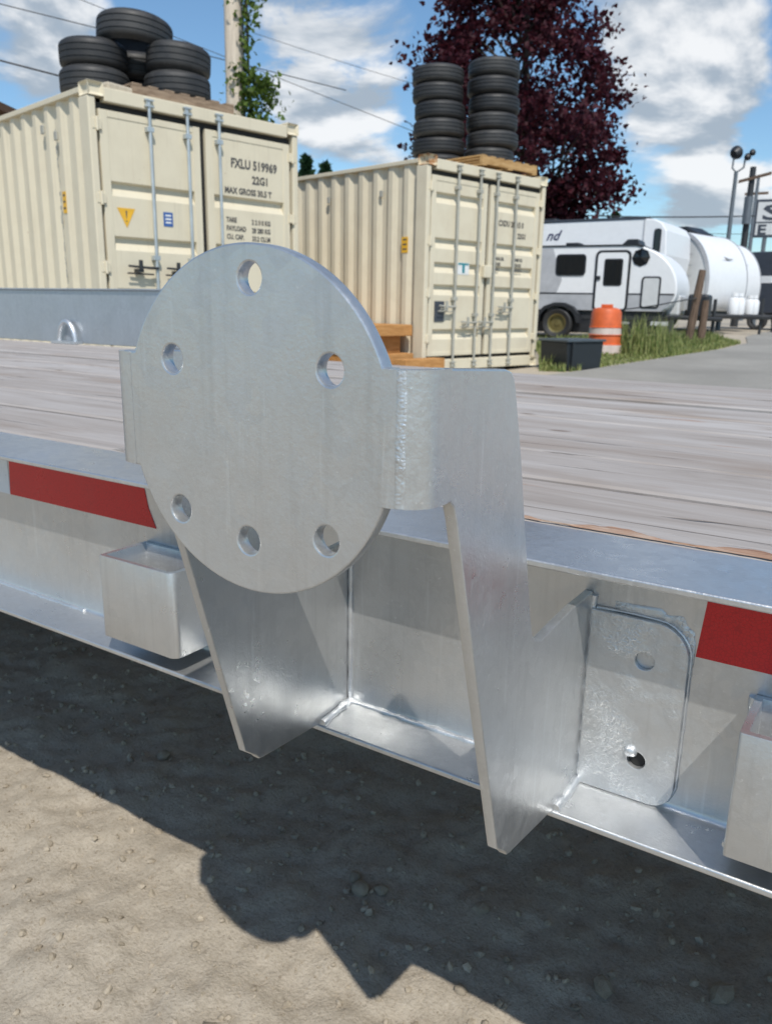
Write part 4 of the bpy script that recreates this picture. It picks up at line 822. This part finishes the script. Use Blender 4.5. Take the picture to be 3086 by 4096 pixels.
bb = at(60, 420, 21); bd = thing('brown_building', 'brown building with low pitched roof behind the yellow-triangle container', 'building', (bb.x, bb.y, gz(bb.x, bb.y)), R(120))
MB().box(-7, 2.2, 0, 6, 0, 4.4).build('wall', 'siding', bd); MB().prism([(-0.6, 4.25), (3.0, 5.15), (6.6, 4.25), (6.6, 4.4), (3.0, 5.32), (-0.6, 4.4)], 'x', -7.4, 2.6).build('roof', 'roof_brown', bd)
MB().box(-5, -4, -0.03, 0.01, 1.4, 2.6).build('window', 'glass_dark', bd); MB().box(-1, -0.1, -0.03, 0.01, 0.0, 2.1).build('door', 'roof_brown', bd)

# ------------------------------------------------------------------ trees
def maple():
    rr = random.Random(12); base = Vector((-11.2, 24.5, 0.3)); rdir = Vector((0.91, 0.415, 0)); bdir = Vector((-0.415, 0.91, 0))
    t = thing('maple_tree', 'tall dark maroon maple behind the tyre columns', 'tree', base+rdir*1.75)
    b0 = Vector(t.location)
    radii = [(3.2, 0.7), (3.9, 1.4), (4.7, 2.6), (5.5, 3.9), (6.6, 3.9), (7.8, 3.9), (8.8, 3.0), (9.8, 2.3), (11.0, 1.6), (12.2, 0.5)]
    def rad(z):
        for (a, ra), (b, rb) in zip(radii, radii[1:]):
            if a <= z <= b: return ra+(rb-ra)*(z-a)/(b-a)
        return 0.4
    def cen(z): s = max(0, min(1, (6.0-z)/2.6)); return base+rdir*(1.9*s-0.35)
    cl = []
    while len(cl) < 180:
        z = rr.uniform(3.3, 12.1); a = rr.uniform(0, 6.283); q = rr.random()**0.42
        R0 = rad(z)*(0.84+0.40*noise.noise(Vector((math.cos(a)*1.6, math.sin(a)*1.6, z*0.55))))
        p = cen(z)+(rdir*math.cos(a)+bdir*math.sin(a))*R0*q; cl.append(Vector((p.x, p.y, z)))
    mb = MB(); trunk = [b0, b0.lerp(cen(4.5), 0.35)*1.0, ]; trunk = [Vector((b0.x, b0.y, 0.3)), Vector((cen(3.2).x, cen(3.2).y, 2.6)), Vector((cen(5).x, cen(5).y, 5.0)), Vector((base.x, base.y, 8.0)), Vector((base.x, base.y, 11))]
    mb.tube([p-b0 for p in trunk], [0.26, 0.21, 0.17, 0.10, 0.03], 10); mb.build('trunk', 'bark', t, smooth=60)
    mb = MB()
    for c in cl[::2]:
        zz = max(2.8, c.z-rr.uniform(0.6, 1.8)); s = cen(zz); a = Vector((s.x, s.y, zz)); m = a.lerp(c, 0.55)+Vector((0, 0, 0.15))
        mb.tube([a-b0, m-b0, c-b0], [0.055, 0.03, 0.01], 5, False)
    mb.build('limbs', 'bark', t, smooth=60)
    pts = []
    for c in cl:
        s = rr.uniform(0.17, 0.42)
        for k in range(int(s*520)): pts.append(c-b0+Vector((rr.gauss(0, s), rr.gauss(0, s), rr.gauss(0, s*0.7))))
    leaf_cloud('crown', 'maple_leaf', t, pts, 0.17, 8)
maple()
def fir(label, loc, h, w, seed):
    rr = random.Random(seed); t = thing('conifer_tree', label, 'tree', loc); MB().tube([(0, 0, 0), (0, 0, h)], [0.2, 0.03], 8).build('trunk', 'bark', t)
    pts = []
    for k in range(2600): z = rr.uniform(0.12, 1)*h; r = w*(1.04-z/h)*rr.random()**0.5*(0.75+0.35*math.sin(z*5.5)); a = rr.uniform(0, 6.283); pts.append((r*math.cos(a), r*math.sin(a), z-r*0.25))
    leaf_cloud('crown', 'fir_leaf', t, pts, 0.32, seed)
for px_, py_, dd, w, lab in ((1225, 638, 38, 1.7, 'dark green conifer just behind the gap between the containers'), (1300, 668, 40, 1.5, 'shorter dark green conifer behind the rusty container'), (1150, 655, 42, 1.8, 'conifer half hidden behind the yellow-triangle container')):
    p = at(px_, py_, dd); fir(lab, (p.x, p.y, 0.3), p.z-0.3, w, px_)
for px_, py_, dd, w, lab in ((2460, 855, 60, 3.0, 'far dark tree topping the travel trailer roof'),):
    p = at(px_, py_, dd); fir(lab, (p.x, p.y, 0.3), p.z-0.3, w, px_)

# ------------------------------------------------------------------ grass bank
poly = [(-4.45, 10.75), (-4.05, 10.95), (-3.82, 12.4), (-3.48, 14.2), (-3.14, 15.9), (-3.05, 17.8), (-3.6, 19.0), (-4.3, 17.6), (-5.0, 16.6), (-5.6, 15.8), (-6.2, 14.6), (-5.2, 12.6)]
def inside(x, y):
    c = False; j = len(poly)-1
    for i in range(len(poly)):
        (xi, yi), (xj, yj) = poly[i], poly[j]
        if (yi > y) != (yj > y) and x < (xj-xi)*(y-yi)/(yj-yi)+xi: c = not c
        j = i
    return c
rg = random.Random(21); mb = MB(); n = 0
while n < 17000:
    x = rg.uniform(-6.3, -2.9); y = rg.uniform(10.7, 19.1)
    if not inside(x, y): continue
    tall = 0.5+0.5*noise.noise(Vector((x*1.1, y*1.1, 4))); edge = 1.0 if inside(x+0.35, y) else 0.45
    hh = (0.10+0.26*tall*tall)*edge*rg.uniform(0.6, 1.3)
    if (x+4.0)**2+(y-14.2)**2 < 0.25 and rg.random() < 0.35: hh = rg.uniform(0.35, 0.75)
    if abs(x+0.33*y-0.0) < 0.45 and 12.2 < y < 13.9: hh *= 0.35
    a = rg.uniform(0, 6.283); dx, dy = math.cos(a), math.sin(a); w = rg.uniform(0.006, 0.013); b = hh*rg.uniform(0.1, 0.55); z = gz(x, y)
    mb.add([(x-dy*w, y+dx*w, z), (x+dy*w, y-dx*w, z), (x+dx*b*.35+dy*w*.7, y+dy*b*.35-dx*w*.7, z+hh*.6), (x+dx*b*.35-dy*w*.7, y+dy*b*.35+dx*w*.7, z+hh*.6), (x+dx*b, y+dy*b, z+hh)], [(0, 1, 2, 3), (3, 2, 4)])
    n += 1
o = mb.build('grass', 'grass_blade'); o['kind'] = 'stuff'; o['label'] = 'long green and straw coloured grass on the bank'; o['category'] = 'grass'

# ------------------------------------------------------------------ stones on the dirt
def rock_mesh(seed, sub=2):
    bm = bmesh.new(); bmesh.ops.create_icosphere(bm, subdivisions=sub, radius=1)
    for v in bm.verts:
        d = v.co.normalized(); k = 1+0.35*noise.noise(d*1.3+Vector((seed*7.3, 0, 0)))+0.14*noise.noise(d*3.5+Vector((seed, 9, 0)))
        v.co = Vector((d.x*k, d.y*k*0.8, d.z*k*0.62))
    me = bpy.data.meshes.new('stone'); bm.to_mesh(me); bm.free(); me.materials.append(MATS['stone'])
    for p in me.polygons: p.use_smooth = sub > 1 and seed % 2 == 0
    return me
rocks = [rock_mesh(s) for s in range(4)]
big = [((-1.25, 1.05), 0.016, 'pale stone in the shade below the stake pocket side of the mount'), ((-0.47, 1.04), 0.015, 'upright pebble in the shade beneath the gusset tip'), ((-0.665, 0.965), 0.018, 'largest clod in the crumbled earth cluster'),
       ((-0.635, 0.985), 0.013, 'smaller clod in the crumbled earth cluster'), ((-0.69, 0.985), 0.011, 'dark clod in the crumbled earth cluster'), ((-0.25, 1.00), 0.017, 'squarish stone in the deep shade'), ((-0.425, 0.88), 0.011, 'small pale pebble in the shade'),
       ((-0.80, 0.50), 0.022, 'flat broken stone on the sunlit dirt'), ((-0.665, 0.605), 0.02, 'thin curved stone chip on the sunlit dirt'), ((-0.10, 1.08), 0.02, 'dark clod under the right-hand stake pocket')]
for i, ((x, y), s, lab) in enumerate(big):
    o = bpy.data.objects.new('stone', rocks[i % 4]); COL.objects.link(o); o.scale = (s, s, s); o.location = (x, y, s*0.32-DIP+0.02*noise.noise(Vector((x*1.6, y*1.6, 3)))); o.rotation_euler = (rnd.uniform(-.3, .3), rnd.uniform(-.3, .3), rnd.uniform(0, 6)); tag(o, lab, 'stone', 'loose stones on the dirt')
mb = MB(); small = [rock_mesh(s+10, 1) for s in range(5)]; sd = [([v.co.copy() for v in m.vertices], [tuple(p.vertices) for p in m.polygons]) for m in small]
rs = random.Random(77)
for k in range(9000):
    x = rs.uniform(-2.4, 0.3); y = rs.uniform(0.42, 1.6); s = min(0.0085, 0.0010*rs.paretovariate(1.55)); va, fa = sd[k % 5]
    z = 0.020*noise.noise(Vector((x*1.6, y*1.6, 3)))+0.013*noise.fractal(Vector((x*7, y*7, 1)), 0.9, 2.0, 5)+0.006*noise.noise(Vector((x*34, y*34, 8)))
    mb.add(va, fa, Matrix.Translation((x, y, z-DIP+s*0.25)) @ Euler((rs.uniform(-1, 1), rs.uniform(-1, 1), rs.uniform(0, 6))).to_matrix().to_4x4() @ Matrix.Scale(s, 4))
o = mb.build('gravel', 'stone'); o['kind'] = 'stuff'; o['label'] = 'fine loose gravel scattered over the dirt'; o['category'] = 'gravel'
